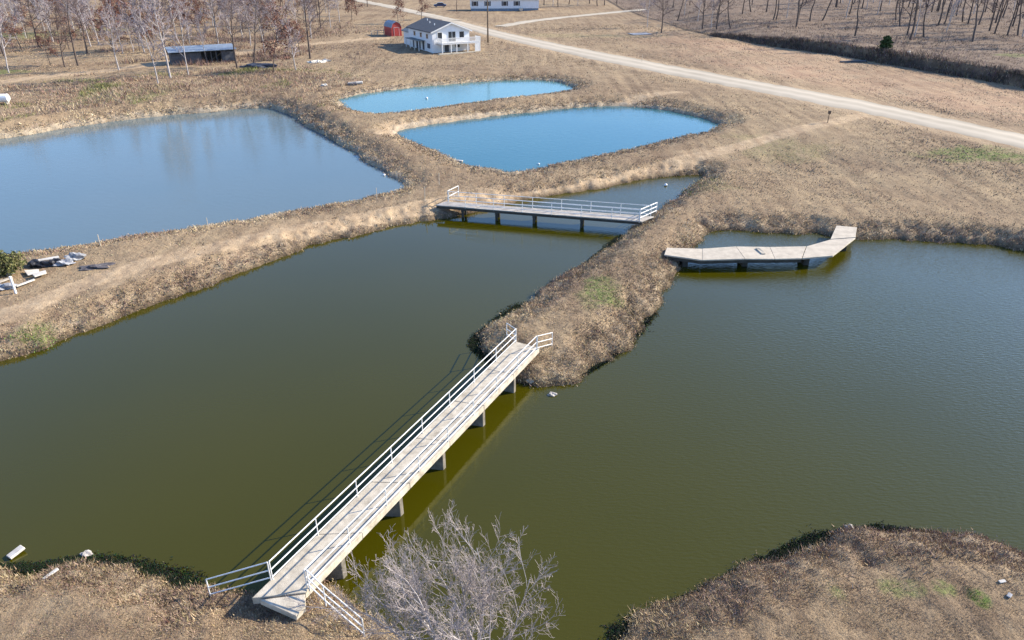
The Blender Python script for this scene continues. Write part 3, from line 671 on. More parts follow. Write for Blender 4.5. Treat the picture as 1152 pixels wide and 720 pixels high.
PROTO = {'grey': [make_tree('grey', 100+s, 10) for s in range(4)], 'slender': [make_tree('slender', 200+s, 11.5) for s in range(4)],
         'dark': [make_tree('dark', 300+s, 13) for s in range(4)], 'russet': [make_tree('russet', 400+s, 8.5) for s in range(4)]}
used = set()
def plant(kind, px, py, scale, label, group=None, xy=None, sz=None):
    v = random.randrange(4); src = PROTO[kind][v]
    if (kind, v) in used: t = copy_tree(src)
    else: t = src; used.add((kind, v))
    p = spot(px, py, 2.0) if xy is None else Vector((xy[0], xy[1], ground(*xy)))
    t.location = p; t.rotation_euler = (0, 0, random.uniform(0, 6.28)); t.scale = (scale, scale, sz or scale*random.uniform(.95, 1.1))
    for k in ('label', 'category', 'group'):
        if k in t: del t[k]
    tag(t, label, 'tree', group); return t
# trees that stand out one by one
for kind, px, py, s, label in [
  ('grey', 134, 79, .95, 'wide pale grey bare tree at the track edge left of the long dark shed'),
  ('slender', 178, 94, .95, 'thin white-trunked sapling nearest the west pond in front of the long shed'),
  ('grey', 192, 88, 1.25, 'tall white-barked bare tree at the left end of the long dark shed'),
  ('slender', 212, 84, .9, 'thin pale tree just right of the shed corner, growing in the brush'),
  ('dark', 88, 74, .95, 'straight dark-trunked tree beside the dirt track, left of the wide pale tree'),
  ('russet', 57, 74, .62, 'short russet oak with spreading crown beside the dirt track'),
  ('dark', 73, 76, .75, 'small dark tree between the short russet oak and the straight dark trunk'),
  ('slender', 10, 82, .95, 'pale tree on green grass at the far left edge'),
  ('slender', 247, 56, 1.0, 'white-trunked slender tree behind the middle of the long shed'),
  ('slender', 233, 70, .8, 'pale thin tree standing against the front of the long shed'),
  ('dark', 267, 77, .95, 'dark tree at the right end of the long shed'),
  ('dark', 285, 74, .9, 'dark straight tree beside the tarp-covered heap'),
  ('russet', 308, 81, .95, 'largest russet oak, standing right of the tarp-covered heap'),
  ('grey', 333, 79, .8, 'pale bare tree between the largest russet oak and the white rubble'),
  ('dark', 349, 66, 1.05, 'tall forked dark tree behind the strip of white rubble'),
  ('slender', 372, 31, 1.0, 'pale tree right-hand one of a pair at the back edge of the mown yard'),
  ('dark', 361, 32, .95, 'dark tree left-hand one of a pair at the back edge of the mown yard'),
  ('russet', 396, 23, .85, 'russet oak on the open lawn left of the red shed'),
  ('russet', 448, 26, .8, 'russet oak directly behind the red shed'),
  ('russet', 474, 22, .85, 'russet oak rising behind the roof of the white house'),
  ('dark', 514, 13, .7, 'dark small tree in front of the left end of the long white home'),
  ('slender', 728, 31, .9, 'thin dark-shadowed tree left of the pale puddle of sheeting by the right field'),
  ('dark', 744, 37, .9, 'straight thin tree right beside the pale sheeting in the field'),
  ('dark', 822, 32, 1.0, 'dark tree at the left tip of the cut bank'),
  ('slender', 800, 32, .9, 'slender pale tree left of the dark tree at the tip of the cut bank'),
  ('dark', 897, 24, 1.05, 'dark trunk in the middle of the three trees above the cut bank'),
  ('dark', 911, 24, 1.05, 'dark trunk leaning slightly, right-hand one of the three above the cut bank'),
  ('dark', 870, 22, 1.0, 'dark trunk left-hand one of the three above the cut bank'),
  ('dark', 1145, 40, 1.1, 'dark trunk nearest the right edge of the upland'),
  ('dark', 1113, 35, 1.1, 'dark trunk standing forward of the right-hand wood')]:
    plant(kind, px, py, s, label)
# the woods behind
rnd = random.Random(5)
LW = [(3,62),(22,58),(30,40),(45,52),(62,48),(80,55),(100,62),(20,28),(40,20),(55,34),(70,25),(86,36),(104,30),(118,45),(128,22),(142,40),(150,60),(160,28),(170,48),(182,35),(190,20),(200,45),(206,30),(216,52),(224,24),(232,40),(240,30),
      (258,44),(262,24),(272,38),(280,52),(286,28),(296,45),(300,62),(305,30),(314,48),(322,34),(328,55),(336,40),(342,28),(350,44),(356,20),(366,14),(380,24),(388,10),(12,12),(34,6),(58,10),(78,8),(98,12),(115,8),(136,8),(155,12),(175,6),(196,8),(215,12),(236,8),(255,6),(276,12),(296,8),(316,14),(335,8),(350,8),(370,4),(402,16),(415,6)]
names = {'grey': 'pale grey bare tree in the wood behind the west pond', 'slender': 'slender white-trunked tree in the wood behind the west pond', 'dark': 'dark bare tree in the wood behind the west pond', 'russet': 'russet-leaved oak in the wood behind the west pond'}
for px, py in LW:
    kind = rnd.choices(['grey', 'slender', 'dark', 'russet'], [.26, .20, .18, .36])[0]
    plant(kind, px+rnd.uniform(-3, 3), py+rnd.uniform(-1.5, 1.5), rnd.uniform(.7, 1.0), names[kind], 'wood behind the west pond')
for k in range(62):                                                      # more of the same wood in front of and between the rows
    px = rnd.uniform(0, 345); py = rnd.uniform(4, 62); kind = rnd.choices(['grey', 'slender', 'dark', 'russet'], [.30, .16, .14, .40])[0]
    plant(kind, px, py, rnd.uniform(.7, 1.05), names[kind], 'wood behind the west pond')
for k in range(50):                                                      # deeper into the left wood, hardly more than tops and trunks
    d = rnd.uniform(250, 400); a = R(rnd.uniform(-41, -11)); kind = rnd.choices(['grey', 'slender', 'dark', 'russet'], [.3, .25, .2, .25])[0]
    plant(kind, 0, 0, rnd.uniform(.8, 1.2), names[kind], 'wood behind the west pond', (d*math.sin(a), d*math.cos(a)))
RW = [(1008,23),(1028,23),(1048,14),(1068,24),(1076,18),(1083,25),(1089,27),(1095,16),(1101,28),(1120,26),(1128,20),(1133,40),(1139,30),(1150,41),(1108,14),(990,13),(975,10),(925,23),(885,20),(873,22),(862,14),(845,14),(1060,10),(1042,8),(1022,8),(1000,6),(960,5),(940,8),(1118,8),(1140,12),(1150,20),(1080,8)]
for px, py in RW:
    plant('dark' if rnd.random() < .8 else 'slender', px, py, rnd.uniform(.95, 1.25), 'dark-trunked bare tree in the upland wood beyond the cut bank', 'upland wood beyond the cut bank')
for k in range(48):
    d = rnd.uniform(175, 330); a = R(rnd.uniform(20, 40))
    plant(rnd.choice(['dark', 'dark', 'slender']), 0, 0, rnd.uniform(.9, 1.2), 'dark-trunked bare tree in the upland wood beyond the cut bank', 'upland wood beyond the cut bank', (d*math.sin(a), d*math.cos(a)))
for px, py in [(612,6),(622,7),(628,8),(640,5),(650,6),(663,4),(672,7),(680,6),(694,5),(762,23),(770,17),(785,24),(790,33),(806,22),(757,8),(776,6),(806,33),(835,16),(846,6)]:
    plant(rnd.choice(['dark', 'dark', 'slender']), px, py, rnd.uniform(.8, 1.05), 'thin dark tree in the row right of the long white home', 'trees right of the long white home')

# small green cedar on the upland
def cedar(px, py, ht, label, name='cedar_tree', cols=((.045,.075,.028),(.065,.10,.035),(.03,.05,.02)), wide=.40):
    p = spot(px, py, 3.5); t = root(name, p, label, 'tree')
    mb = MB(); mb.tube([(0,0,-.1),(0.03,0,ht*.9)], [.09,.02], 7); mb.build('trunk', M_BARKDARK, t)
    n = 900; u = RNG.uniform(.08, 1, n); rad = wide*ht*np.sqrt(np.clip(1-u**2.2, 0, 1))*np.minimum(1, .35+u*2.2)*RNG.uniform(.5, 1.05, n)*(1+.35*np.sin(u*23)); a = RNG.uniform(0, 6.28, n)
    tips = [((rad[i]*math.cos(a[i]), rad[i]*math.sin(a[i]), u[i]*ht), None) for i in range(n)]
    link('crown', leafcloud(tips, None, 3, .14, .08, cols), M_LEAF, t)
cedar(995, 57, 2.4, 'small rounded dark green cedar alone above the cut bank')
# green bush by the debris
p = spot(4, 308, 1.0); t = root('green_bush', p, 'rounded olive green bush at the left edge beside the debris pile', 'bush')
mb = MB()
for k in range(9):
    a = k*.7; mb.tube([(0,0,-.1),(.35*math.cos(a),.35*math.sin(a),.6),(.8*math.cos(a),.7*math.sin(a),1.2)], [.03,.02,.008], 5)
mb.build('stems', M_BARKDARK, t)
n = 1500; v = RNG.normal(0, 1, (n, 3)); v /= np.linalg.norm(v, axis=1)[:, None]; v *= RNG.uniform(.45, 1.05, (n, 1))*(1+.2*np.sin(v[:, :1]*7)*np.cos(v[:, 1:2]*6)); v = v*[1.45, 1.1, .75]+[0, 0, .75]; v = v[v[:, 2] > .05]
link('foliage', leafcloud([(q, None) for q in v], None, 3, .07, .06, [(.10,.11,.035),(.14,.14,.05),(.07,.08,.03),(.20,.18,.08)]), M_LEAF, t)

# the big bare tree in the foreground
def front_tree():
    rnd = random.Random(23); p = spot(530, 800, .9); base = Vector((p.x, p.y, p.z))
    t = root('bare_tree', base, 'big bare grey tree with many stems at the bottom edge', 'tree')
    trunk, limbs, twigs, tips = [], [], [], []
    trunk.append(([Vector((0,0,-.2)), Vector((.02,0,.5)), Vector((0,.03,1.3))], [.17, .14, .13]))
    spec = [(10, 20, 46, .40, 9, .03), (8, 20, 48, .50, 5, .06), (7, 18, 46, .52, 4, .06), (5, 16, 46, .66, 3, .05)]
    nl = 13
    for k in range(nl):
        a = 2*math.pi*k/nl*1.0+rnd.uniform(-.25, .25); tilt = R([16, 36, 27, 42, 20, 38, 30, 40, 10, 34, 24, 42, 18][k])
        d = Vector((math.cos(a)*math.sin(tilt), math.sin(a)*math.sin(tilt), math.cos(tilt)))
        st = Vector((0, 0, rnd.uniform(.5, 1.3))); w = []
        grow(st, d, rnd.uniform(4.0, 5.0), rnd.uniform(.045, .07), 0, spec, limbs, twigs, tips, rnd)
    tubes(trunk, .01, 9).build('trunk', M_BARKGREY, t, smooth=True)
    crown(tubes(limbs, .007, 5), tubes(twigs, .0042, 3), M_BARKGREY, M_BARKTWIG, t)
front_tree()

# ------------------------------------------------------------------ buildings
def frame_pt(O, e1, e2):
    return lambda a, b_, z: (a, b_, z)
def window(parent, a0, a1, z0, z1, y, face=-1, fr=M_WHITE):
    """window on a wall facing -y (face=-1) in the thing's own axes"""
    mb = MB(); t = .07
    for (x0, x1, q0, q1) in ((a0-t, a1+t, z1, z1+t), (a0-t, a1+t, z0-t, z0), (a0-t, a0, z0, z1), (a1, a1+t, z0, z1)): mb.box(x0, x1, y-.05, y+.01, q0, q1)
    w = mb.build('window', fr, parent); g_ = MB(); g_.box(a0, a1, y-.02, y+.02, z0, z1); g_.build('pane', M_GLASS, w); return w
O = Vector((-15.67, 149.4, 1.95)); e1 = Vector((.875, .485, 0)); rz = math.atan2(e1.y, e1.x)
hs = root('white_house', O, 'white gabled house with dark roof and raised front deck beside the gravel road', 'house', rz=rz)
W_, D_, zf, ze, zp = 8.1, 12.5, 1.75, 3.75, 5.25
mb = MB(); mb.add([(0,0,-.3),(W_,0,-.3),(W_,D_,-.3),(0,D_,-.3),(0,0,ze),(W_,0,ze),(W_,D_,ze),(0,D_,ze),(W_/2,0,zp),(W_/2,D_,zp)],
  [(0,1,5,8,4),(1,2,6,5),(2,3,7,9,6),(3,0,4,7),(3,2,1,0),(4,8,9,7),(8,5,6,9)]); wl_ = mb.build('wall', M_SIDING, hs)
mb = MB()                                                               # clapboard edges as shallow strips on the gable front and long wall
ov = .45; sl = (zp-ze)/(W_/2)
mb = MB()
for s in (0, 1):
    x0, x1 = (-ov, W_/2) if s == 0 else (W_/2, W_+ov); z0, z1 = (ze-ov*sl, zp) if s == 0 else (zp, ze-ov*sl)
    mb.hexa([(x0,-ov,z0+.02),(x1,-ov,z1+.02),(x1,D_+.3,z1+.02),(x0,D_+.3,z0+.02)], [(x0,-ov,z0+.20),(x1,-ov,z1+.20),(x1,D_+.3,z1+.20),(x0,D_+.3,z0+.20)])
rf = mb.build('roof', M_SHINGLE, hs)
for (a, b_) in ((2.4, 6.5), (2.0, 3.2), (3.1, 9.4)):
    mb = MB(); z = ze+a*sl; mb.tube([(a,b_,z),(a,b_,z+.55)], .09, 8); mb.build('roof_vent', M_FOAM, rf)
mb = MB()
for s in (0, 1):
    x0, x1 = (-ov, W_/2) if s == 0 else (W_/2, W_+ov); z0, z1 = (ze-ov*sl, zp) if s == 0 else (zp, ze-ov*sl)
    mb.hexa([(x0,-ov-.05,z0-.06),(x1,-ov-.05,z1-.06),(x1,-ov-.003,z1-.06),(x0,-ov-.003,z0-.06)], [(x0,-ov-.05,z0+.17),(x1,-ov-.05,z1+.17),(x1,-ov-.003,z1+.17),(x0,-ov-.003,z0+.17)])
mb.build('bargeboard', M_WHITE, rf)
window(hs, 1.2, 2.1, 2.5, 3.6, 0); window(hs, 5.9, 6.9, 2.5, 3.6, 0); window(hs, 4.9, 5.9, .7, 1.5, 0)
mb = MB(); mb.box(3.4, 5.1, -.06, .0, 1.80, 3.75); dr = mb.build('glass_door', M_WHITE, hs); mb = MB(); mb.box(3.5, 4.2, -.075, -.061, 1.9, 3.65); mb.box(4.3, 5.0, -.075, -.061, 1.9, 3.65); mb.build('pane', M_GLASS, dr)
mb = MB(); mb.box(2.6, 3.5, -.05, 0, 0.0, 1.6); mb.build('door', M_DARKWALL, hs)
for b0 in (2.0, 5.2, 8.6):                                             # windows on the shaded long wall
    mb = MB(); mb.box(-.05, .01, b0-.08, b0+1.0, 2.3, 3.3); w = mb.build('window', M_WHITE, hs); mb = MB(); mb.box(-.07, -.051, b0, b0+.92, 2.38, 3.22); mb.build('pane', M_GLASS, w)
for b0, b1, z1 in ((1.2, 2.6, 1.5), (4.2, 5.1, 1.75), (6.2, 8.4, 1.7), (9.4, 10.3, 1.7)):     # dark openings of the lower storey on the long side
    mb = MB(); mb.box(-.045, .01, b0, b1, .05 if z1 > 1.6 else .6, z1); mb.build('lower_opening', M_DARKWALL, hs)
mb = MB(); mb.box(-1.5, -.003, 3.6, 10.8, 1.78, 1.9); mb.build('side_porch_roof', M_SHINGLE2, hs)
for b0 in (3.75, 6.0, 8.4, 10.65): mb = MB(); mb.box(-1.45, -1.33, b0-.06, b0+.06, -.3, 1.779); mb.build('side_porch_post', M_WHITE, hs)
dx0, dx1, dy0 = 1.0, 9.4, -2.3
mb = MB(); mb.box(dx0, dx1, dy0, -.005, zf-.2, zf); mb.build('deck', M_WHITE, hs)
for (a, b_) in ((dx0+.1, dy0+.1), (dx0+2.0, dy0+.1), (dx0+3.2, dy0+.1), (6.6, dy0+.1), (dx1-.1, dy0+.1), (dx1-.1, -.3)):
    mb = MB(); mb.box(a-.09, a+.09, b_-.09, b_+.09, -.3, zf-.2); mb.build('deck_post', M_WHITE, hs)
mb = MB(); mb.box(dx1-1.2, dx1-.02, dy0+.02, dy0+.10, -.2, zf-.21); mb.build('lattice_panel', M_WHITE, hs)
dkr = bpy.data.objects.new('deck_railing', None); COL.objects.link(dkr); dkr.parent = hs
mb = MB(); zt = zf+.95
for (x0, y0, x1, y1) in ((dx0, dy0, dx1, dy0), (dx1, dy0, dx1, 0), (dx0, dy0, dx0, 0)):
    for zz in (zf+.12, zt): mb.tube([(x0,y0,zz),(x1,y1,zz)], .05, 6)
mb.build('rail', M_WHITE, dkr); mb = MB()
for k in range(57): a = dx0+(dx1-dx0)*k/56; mb.box(a-.025, a+.025, dy0-.025, dy0+.025, zf, zt)
for k in range(1, 14): b_ = dy0*(1-k/14); mb.box(dx1-.025, dx1+.025, b_-.025, b_+.025, zf, zt); mb.box(dx0-.025, dx0+.025, b_-.025, b_+.025, zf, zt)
mb.build('balusters', M_WHITE, dkr)
# lower wing behind
mb = MB(); ew, e0, eD = 5.6, D_+.003, 5.0; ez, ep = 2.7, 3.8
mb.add([(0.8,e0,-.3),(ew,e0,-.3),(ew,e0+eD,-.3),(0.8,e0+eD,-.3),(.8,e0,ez),(ew,e0,ez),(ew,e0+eD,ez),(.8,e0+eD,ez),((.8+ew)/2,e0,ep),((.8+ew)/2,e0+eD,ep)],
  [(0,1,5,8,4),(1,2,6,5),(2,3,7,9,6),(3,0,4,7),(3,2,1,0),(4,8,9,7),(8,5,6,9)]); mb.build('wing_wall', M_SIDING, hs)
mb = MB(); c_ = (.8+ew)/2; sl2 = (ep-ez)/(c_-.8)
for s in (0, 1):
    x0, x1 = (.8-.4, c_) if s == 0 else (c_, ew+.4); z0, z1 = (ez-.4*sl2, ep) if s == 0 else (ep, ez-.4*sl2)
    mb.hexa([(x0,e0+.31,z0+.02),(x1,e0+.31,z1+.02),(x1,e0+eD+.3,z1+.02),(x0,e0+eD+.3,z0+.02)], [(x0,e0+.31,z0+.18),(x1,e0+.31,z1+.18),(x1,e0+eD+.3,z1+.18),(x0,e0+eD+.3,z0+.18)])
mb.build('wing_roof', M_SHINGLE2, hs)
mb = MB(); mb.hexa([(dx0-1.2,dy0-1.4,-.1),(dx1-.8,dy0-1.0,-.1),(dx1-.8,dy0-.4,-.1),(dx0-1.2,dy0-.7,-.1)], [(dx0-1.2,dy0-1.4,.12),(dx1-.8,dy0-1.0,.12),(dx1-.8,dy0-.4,.12),(dx0-1.2,dy0-.7,.12)]); tag(mb.build('patio_kerb', M_CONC, hs), 'pale concrete edging along the front of the house')

# red shed with a gambrel roof
p = spot(440.5, 41.5, 1.95); sd = root('red_shed', (p.x+1.1, p.y+1.2, p.z), 'small red barn shed with blue-grey roof behind the white house', 'shed', rz=rz)
w, dp = 2.5, 5.0; prof = [(-w/2, 1.9), (-w/2*.72, 2.75), (0, 3.2), (w/2*.72, 2.75), (w/2, 1.9)]
mb = MB(); fr = [(-w/2,-.2)]+prof+[(w/2,-.2)]; n = len(fr)
mb.add([(a, 0, z) for a, z in fr]+[(a, dp, z) for a, z in fr], [tuple(range(n)), tuple(range(2*n-1, n-1, -1))]+[(k, k+n, (k+1) % n+n, (k+1) % n) for k in range(n)]); mb.build('wall', M_RED, sd)
mb = MB()
for k in range(4):
    (a0, z0), (a1, z1) = prof[k], prof[k+1]; mb.hexa([(a0,-.15,z0+.012),(a1,-.15,z1+.012),(a1,dp+.15,z1+.012),(a0,dp+.15,z0+.012)], [(a0,-.15,z0+.09),(a1,-.15,z1+.09),(a1,dp+.15,z1+.09),(a0,dp+.15,z0+.09)])
mb.build('roof', M_BLUEGREY, sd); mb = MB(); mb.box(-.6, .6, -.04, 0, .1, 1.9); mb.build('door', M_RED, sd)
mb = MB()
for a in (-.66, .605): mb.box(a, a+.04, -.06, 0, .1, 1.95)
mb.box(-.66, .645, -.06, 0, 1.951, 1.99); mb.build('door_trim', M_WHITE, sd)
# low fence by the shed
fp = [spot(418, 40, 1.95), spot(425, 39.5, 1.95), spot(432, 39, 1.95)]; fn = root('rail_fence', fp[0], 'short pale rail fence left of the red shed', 'fence')
for q in fp: mb = MB(); a = q-fp[0]; mb.box(a.x-.08, a.x+.08, a.y-.08, a.y+.08, a.z-.2, a.z+1.1); mb.build('post', M_WOOD, fn)
for zz in (.5, 1.0): mb = MB(); mb.tube([q-fp[0]+Vector((0,0,zz)) for q in fp], .05, 6); mb.build('rail', M_WOOD, fn)

# long white home at the top edge
p0 = spot(530, 12.5, 1.95); p1 = spot(606, 11.5, 1.95); e = (p1-p0); LW_ = e.length; hm = root('white_mobile_home', p0, 'long low white home with shuttered windows at the top edge', 'house', rz=math.atan2(e.y, e.x))
mb = MB(); mb.box(0, LW_, 0, 8, .75, 3.3); mb.build('wall', M_SIDING, hm); mb = MB(); mb.box(.08, LW_-.08, .08, 7.9, -.3, .748); mb.build('skirting', M_BLUEGREY, hm)
mb = MB(); mb.add([(-.3,-.4,3.31),(LW_+.3,-.4,3.31),(LW_+.3,8.4,3.31),(-.3,8.4,3.31),(-.3,4,4.9),(LW_+.3,4,4.9)], [(0,1,5,4),(2,3,4,5),(1,2,5),(3,0,4),(3,2,1,0)]); mb.build('roof', M_SHINGLE2, hm)
for a in (.8, 5.2, 11.2, 15.4):
    a *= LW_/23.7
    w = window(hm, a, a+1.1, 1.6, 2.9, 0); mb = MB(); mb.box(a-.5, a-.08, -.04, 0, 1.55, 2.95); mb.box(a+1.18, a+1.6, -.04, 0, 1.55, 2.95); mb.build('shutters', M_DARKWALL, w)
mb = MB(); mb.box(LW_*.72, LW_*.72+1.0, -.05, 0, .8, 2.9); mb.build('door', M_WHITE, hm); mb = MB(); mb.box(LW_*.70, LW_*.76, -1.8, -.06, .4, .75); mb.box(LW_*.71, LW_*.75, -2.3, -1.81, .0, .38); mb.build('steps', M_WOOD, hm)

# long dark open shed in the wood
p0 = spot(194, 74, 1.95); p1 = spot(266, 68.5, 1.95); e = p1-p0; Lc = e.length; cs = root('open_shed', p0, 'long low dark shed with blue-grey tin roof among the trees behind the west pond', 'shed', rz=math.atan2(e.y, e.x))
mb = MB(); mb.box(0, Lc, 3.4, 3.6, -.3, 2.3); mb.box(0, .12, 0.1, 3.39, -.3, 2.2); mb.box(Lc-.12, Lc, .1, 3.39, -.3, 2.2); mb.box(.13, Lc*.45, .1, .2, -.3, 1.9); mb.box(Lc*.78, Lc-.13, .1, .2, -.3, 1.9); mb.build('wall', M_DARKWALL, cs)
mb = MB(); mb.hexa([(-.3,-.5,2.15),(Lc+.3,-.5,2.15),(Lc+.3,4.0,2.65),(-.3,4.0,2.65)], [(-.3,-.5,2.23),(Lc+.3,-.5,2.23),(Lc+.3,4.0,2.73),(-.3,4.0,2.73)]); mb.build('roof', M_BLUEGREY, cs)
for k in range(5): a = Lc*(.46+.08*k); mb = MB(); mb.box(a-.06, a+.06, .1, .22, -.3, 2.2); mb.build('post', M_DARKWALL, cs)
# tarp-covered heap beside it
def lump(name, loc, sx, sy, sz, m, label, cat, seed, rz=0, group=None, sub=3, rough=.25):
    bm = bmesh.new(); bmesh.ops.create_icosphere(bm, subdivisions=sub, radius=1)
    for v in bm.verts:
        n_ = v.co.normalized(); k = 1+rough*(math.sin(n_.x*3.1+seed)*math.cos(n_.y*4.3+seed*2)+.6*math.sin(n_.z*6+n_.x*5+seed*3))
        v.co = Vector((n_.x*sx*k, n_.y*sy*k, max(n_.z*sz*k, -.25*sz)))
    me = bpy.data.meshes.new(name); bm.to_mesh(me); bm.free(); o = link(name, me, m); o.location = loc; o.rotation_euler = (0, 0, rz); return tag(o, label, cat, group)
lump('tarp_heap', spot(292, 76, 1.95)+Vector((0,0,.1)), 2.8, 1.1, .6, M_BLUEDARK, 'long heap under a dark tarp right of the open shed', 'heap', 2)

# blue car near the long home
def car(px, py, rzc, label):
    p = spot(px, py, 1.95); c = root('parked_car', p, label, 'car', rz=rzc)
    prof = [(-2.2,.35),(-2.2,.85),(-1.3,.98),(-.75,1.48),(.85,1.5),(1.6,1.0),(2.2,.9),(2.25,.4)]; mb = MB(); n = len(prof)
    mb.add([(x,-.85,z) for x, z in prof]+[(x,.85,z) for x, z in prof], [tuple(range(n)), tuple(range(2*n-1, n-1, -1))]+[(k, k+n, (k+1) % n+n, (k+1) % n) for k in range(n)]); mb.build('body', M_CARBLUE, c, bevel=.05)
    for s in (-1, 1):
        mb = MB(); mb.add([(-.9,s*.86,1.02),(1.2,s*.86,1.02),(.75,s*.86,1.4),(-.65,s*.86,1.4)], [(0,1,2,3)]); mb.prism([(-.9,s*.855),(1.2,s*.855),(1.2,s*.865),(-.9,s*.865)], 1.02, 1.38); mb.build('side_window', M_GLASS, c)
    for x in (-1.35, 1.4):
        for s in (-1, 1):
            mb = MB(); mb.tube([(x,s*.66,.33),(x,s*.89,.33)], .33, 16); w = mb.build('wheel', M_RUBBER, c); mb = MB(); mb.tube([(x,s*.88,.33),(x,s*.90,.33)], .19, 12); mb.build('rim', M_RIM, w)
car(495, 8, .1, 'dark blue car parked left of the long white home')

# utility pole
p = spot(549, 48, 1.95); up_ = root('utility_pole', p, 'tall wooden utility pole beside the road right of the white house', 'pole')
mb = MB(); mb.tube([(0,0,-.3),(0,0,10.5)], [.17,.11], 10); mb.build('pole', M_POLE, up_, smooth=True); mb = MB(); mb.box(-1.2, 1.2, -.06, .06, 9.6, 9.75); mb.build('crossarm', M_POLE, up_)
for a in (-1.05, 0, 1.05): mb = MB(); mb.tube([(a,0,9.751),(a,0,9.95)], [.06,.04], 8); mb.build('insulator', M_FOAM, up_)
# marker post by the field, thin stakes on the levee
p = spot(931, 138, 1.9); s_ = root('marker_post', p, 'short dark post with thick top beside the track junction', 'post'); mb = MB(); mb.tube([(0,0,-.2),(0,0,1.0)], .045, 6); mb.build('stake', M_POLE, s_); mb = MB(); mb.box(-.14,.14,-.12,.12,1.0,1.35); mb.build('head', M_POLE, s_, bevel=.02)
for (px, py, h, lab) in [(113,277,.9,'thin pale stake at the edge of the west pond near the debris pile'),(234,256,.8,'thin white stake on the shore midway along the west pond'),(424,224,1.0,'thin dark stake on the levee left of the channel bridge'),
                        (478,224,1.1,'thin stake beside the left end of the channel bridge'),(494,208,1.1,'thin stake on the grass behind the channel bridge'),(722,70,1.3,'thin stake at the road edge above the middle pond')]:
    p = spot(px, py, 1.0); mb = MB(); mb.tube([(0,0,-.2),(.03,0,h)], .03, 6); o = mb.build('stake', M_WOOD, None); o.location = p; tag(o, lab, 'stake')

# ------------------------------------------------------------------ debris pile at the left end of the levee
def board(name, pts, th, m, label, cat, lift=.12, group=None):
    q = [spot(*p_, 1.0) for p_ in pts]; c = sum(q, Vector())/len(q); z = max(v.z for v in q)+lift
    mb = MB(); mb.hexa([(v.x-c.x, v.y-c.y, 0) for v in q], [(v.x-c.x, v.y-c.y, th) for v in q]); o = mb.build(name, m, None, bevel=min(.008, th*.2)); o.location = (c.x, c.y, z-.05); o.rotation_euler = (random.uniform(-.05,.05), random.uniform(-.05,.05), 0); return tag(o, label, cat)
board('loose_board', [(32,312),(45,309),(44,304.5),(28,307)], .06, M_BOARD, 'white rectangular panel lying in the middle of the debris pile', 'board')
board('loose_board', [(40,314.5),(53.5,310.5),(52.5,307.5),(37,312)], .08, M_BOARD, 'white panel at the lower right corner of the debris pile', 'board', .2)
board('plank', [(20,325.5),(40,316.5),(39,315.3),(19,324)], .07, M_BOARD, 'long pale plank sloping from the white post to the lower panel', 'plank')
board('plank', [(0,320),(15,315),(14.5,313.7),(0,317.5)], .07, M_WOOD, 'tan plank at the far left of the debris pile', 'plank')
board('plank', [(8,311),(17,309.5),(17,308),(8,309)], .07, M_BOARD, 'short pale plank in front of the green bush', 'plank')
board('loose_board', [(44,298.5),(68,294),(67,291.8),(43,296)], .06, M_BOARD, 'long white sheet at the back of the debris pile', 'board', .25)
lump('crumpled_sheet', spot(74, 297, 1.0)+Vector((0,0,.1)), .5, .35, .2, M_SHEET, 'crumpled pale sheeting at the right of the debris pile', 'sheeting', 4, .4, rough=.5)
lump('crumpled_sheet', spot(84, 292, 1.0)+Vector((0,0,.1)), .55, .3, .3, M_SHEET, 'rightmost upright fold of pale crumpled sheeting in the debris pile', 'sheeting', 9, .6, rough=.5)
lump('crumpled_sheet', spot(6, 325, 1.0)+Vector((0,0,.1)), .6, .4, .2, M_SHEET, 'grey crumpled sheeting left of the white post', 'sheeting', 13, .3, rough=.5)
lump('black_bag', spot(51, 300, 1.0)+Vector((0,0,.12)), .5, .28, .25, M_BLACK, 'larger black lump between the white panels', 'bag', 3, .5)
lump('black_bag', spot(63, 298, 1.0)+Vector((0,0,.12)), .42, .34, .32, M_BLACK, 'smaller black lump at the right of the white panels', 'bag', 6)
lump('black_bag', spot(40, 299, 1.0)+Vector((0,0,.12)), .4, .34, .3, M_BLACK, 'dark lump behind the middle white panel', 'bag', 8)
p = spot(18, 330, 1.0); mb = MB(); mb.tube([(0,0,-.2),(0,0,1.15)], .07, 10); o = mb.build('white_post', M_FOAM, None, smooth=False); o.location = p; tag(o, 'upright white post standing at the front of the debris pile', 'post')
lump('ash_heap', spot(107, 301, 1.0)+Vector((0,0,.0)), .95, .5, .16, M_ASH, 'flat dark heap of burnt rubble on the grass right of the debris pile', 'heap', 5, .3, rough=.4)

# ------------------------------------------------------------------ rocks, litter, floats
def rock(px, py, s, label, z=None, m=M_ROCK, rz=0, flat=.55, seed=1):
    p = Vector(at(px, py, z)) if z is not None else spot(px, py, .9)
    return lump('rock', p, s, s*.7, s*flat, m, label, 'rock', seed, rz, sub=3, rough=.22)
rock(621.5, 444, .22, 'round pale rock alone in the water off the tip of the peninsula', 0.0, seed=2)
rock(955, 594, .17, 'pale rock at the edge of the water with a smaller stone on top', 0.03, seed=5, flat=1.0)
rock(597, 429, .24, 'tan rock under the far end of the long bridge', .1, m=M_WOOD, seed=3)
rock(97.5, 623, .2, 'small pale rock in the weed at the lower left shore', 0.03, seed=8, flat=.4)
rock(365, 100-3.5, .5, 'white stone beside the brush above the back pond', None, m=M_BOARD, seed=4)
def plate(px, py, w, d, th, rzp, m, label, z=None, name='slab', cat='slab', tilt=.1):
    p = Vector(at(px, py, z)) if z is not None else spot(px, py, .9)
    mb = MB(); mb.box(-w/2, w/2, -d/2, d/2, -th/2, th/2); o = mb.build(name, m, None, bevel=min(.02, th*.3)); o.location = p+Vector((0,0,th*.5+.03)); o.rotation_euler = (tilt, -tilt*.6, rzp); return tag(o, label, cat)
plate(18.5, 623, .32, .55, .10, -.55, M_BOARD, 'white slab half out of the water at the lower left shore', 0.02, tilt=.15)
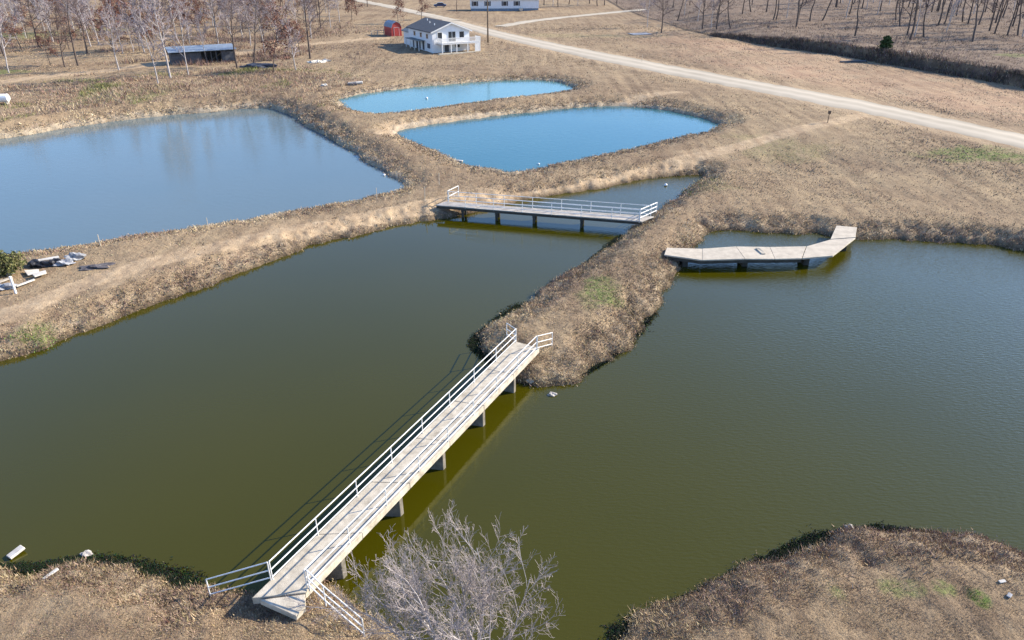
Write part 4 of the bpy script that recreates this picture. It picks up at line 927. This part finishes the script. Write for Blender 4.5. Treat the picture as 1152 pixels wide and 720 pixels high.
plate(57, 647, .14, .55, .06, -.6, M_BOARD, 'white board lying in the grass at the lower left', None, 'board', 'board')
plate(1115, 618, .45, .2, .10, .1, M_CONC2, 'grey block at the water edge on the right-hand near bank', .08)
plate(1127, 655, .24, .11, .04, .2, M_BOARD, 'white scrap in the grass on the right-hand near bank', None, 'scrap', 'litter')
plate(1135, 671, .22, .13, .05, .7, M_SHEET, 'pale lilac scrap in the grass below the white one on the near bank', None, 'scrap', 'litter')
plate(515, 181.5, 1.2, .25, .12, -.55, M_BOARD, 'white board at the near left shore of the middle pond', None, 'board', 'board')
plate(400, 94.5, 2.2, .6, .25, .15, M_BOARD, 'white board beside dark scraps on the grass behind the back pond', None, 'board', 'board')
plate(396, 96, 1.4, .8, .3, .3, M_DARKWALL, 'dark scrap of timber beside the white board behind the back pond', None, 'timber', 'timber')
plate(720, 38.5, 5.0, 3.4, .1, .3, M_SHEET, 'pale blue-grey sheet of plastic lying flat in the field by two thin trees', None, 'plastic_sheet', 'sheeting', tilt=.01)
plate(960, 70, 5.0, .5, .25, .12, M_DARKWALL, 'dark log lying in the scraped field below the cut bank', None, 'log', 'log', tilt=.02)
plate(1022, 60, .5, 1.6, .12, -.5, M_BOARD, 'white board propped in the brush right of the cedar', None, 'board', 'board', tilt=.2)
for k, (px, py) in enumerate([(350,71),(354,70),(358,70.5),(362,70),(367,69)]):
    lump('rubble_piece', spot(px, py, 1.95), .7+.2*(k % 3), .45, .35, M_BOARD, 'white rubble piece in the strip below the forked dark tree', 'rubble', k+3, k*.8, 'white rubble strip below the forked tree', sub=2, rough=.4)
def float_(px, py, z, s, label):
    o = lump('float', Vector(at(px, py, z)), s, s, s*.9, M_FOAM, label, 'float', 1, sub=2, rough=.03); return o
float_(749, 208, .08, .16, 'white float in the narrow channel behind the far bridge')
float_(480, 110.5, Z_BACK+.06, .2, 'white float in the left half of the back pond')
float_(570, 113.5, Z_BACK+.06, .2, 'white float at the near shore of the back pond')
float_(432, 197, Z_WEST+.05, .15, 'white float in the right corner of the west pond')
float_(606, 184.5, Z_MID+.05, .12, 'small white float at the near shore of the middle pond')
# white tank at the far left edge
p = spot(3, 117, 1.6); tk = root('white_tank', p, 'small white tank at the left edge above the west pond', 'tank', rz=.2)
mb = MB(); mb.tube([(-1.0,0,.75),(-.85,0,.75),(.85,0,.75),(1.0,0,.75)], [.3,.52,.52,.3], 14); mb.build('shell', M_FOAM, tk)
for a in (-.6, .6): mb = MB(); mb.box(a-.08, a+.08, -.4, .4, -.2, .35); mb.build('leg', M_CONC2, tk)
# prototypes that ended up unused
for kind, l in PROTO.items():
    for v, t in enumerate(l):
        if (kind, v) not in used:
            for ch in list(t.children_recursive)+[t]: bpy.data.objects.remove(ch)
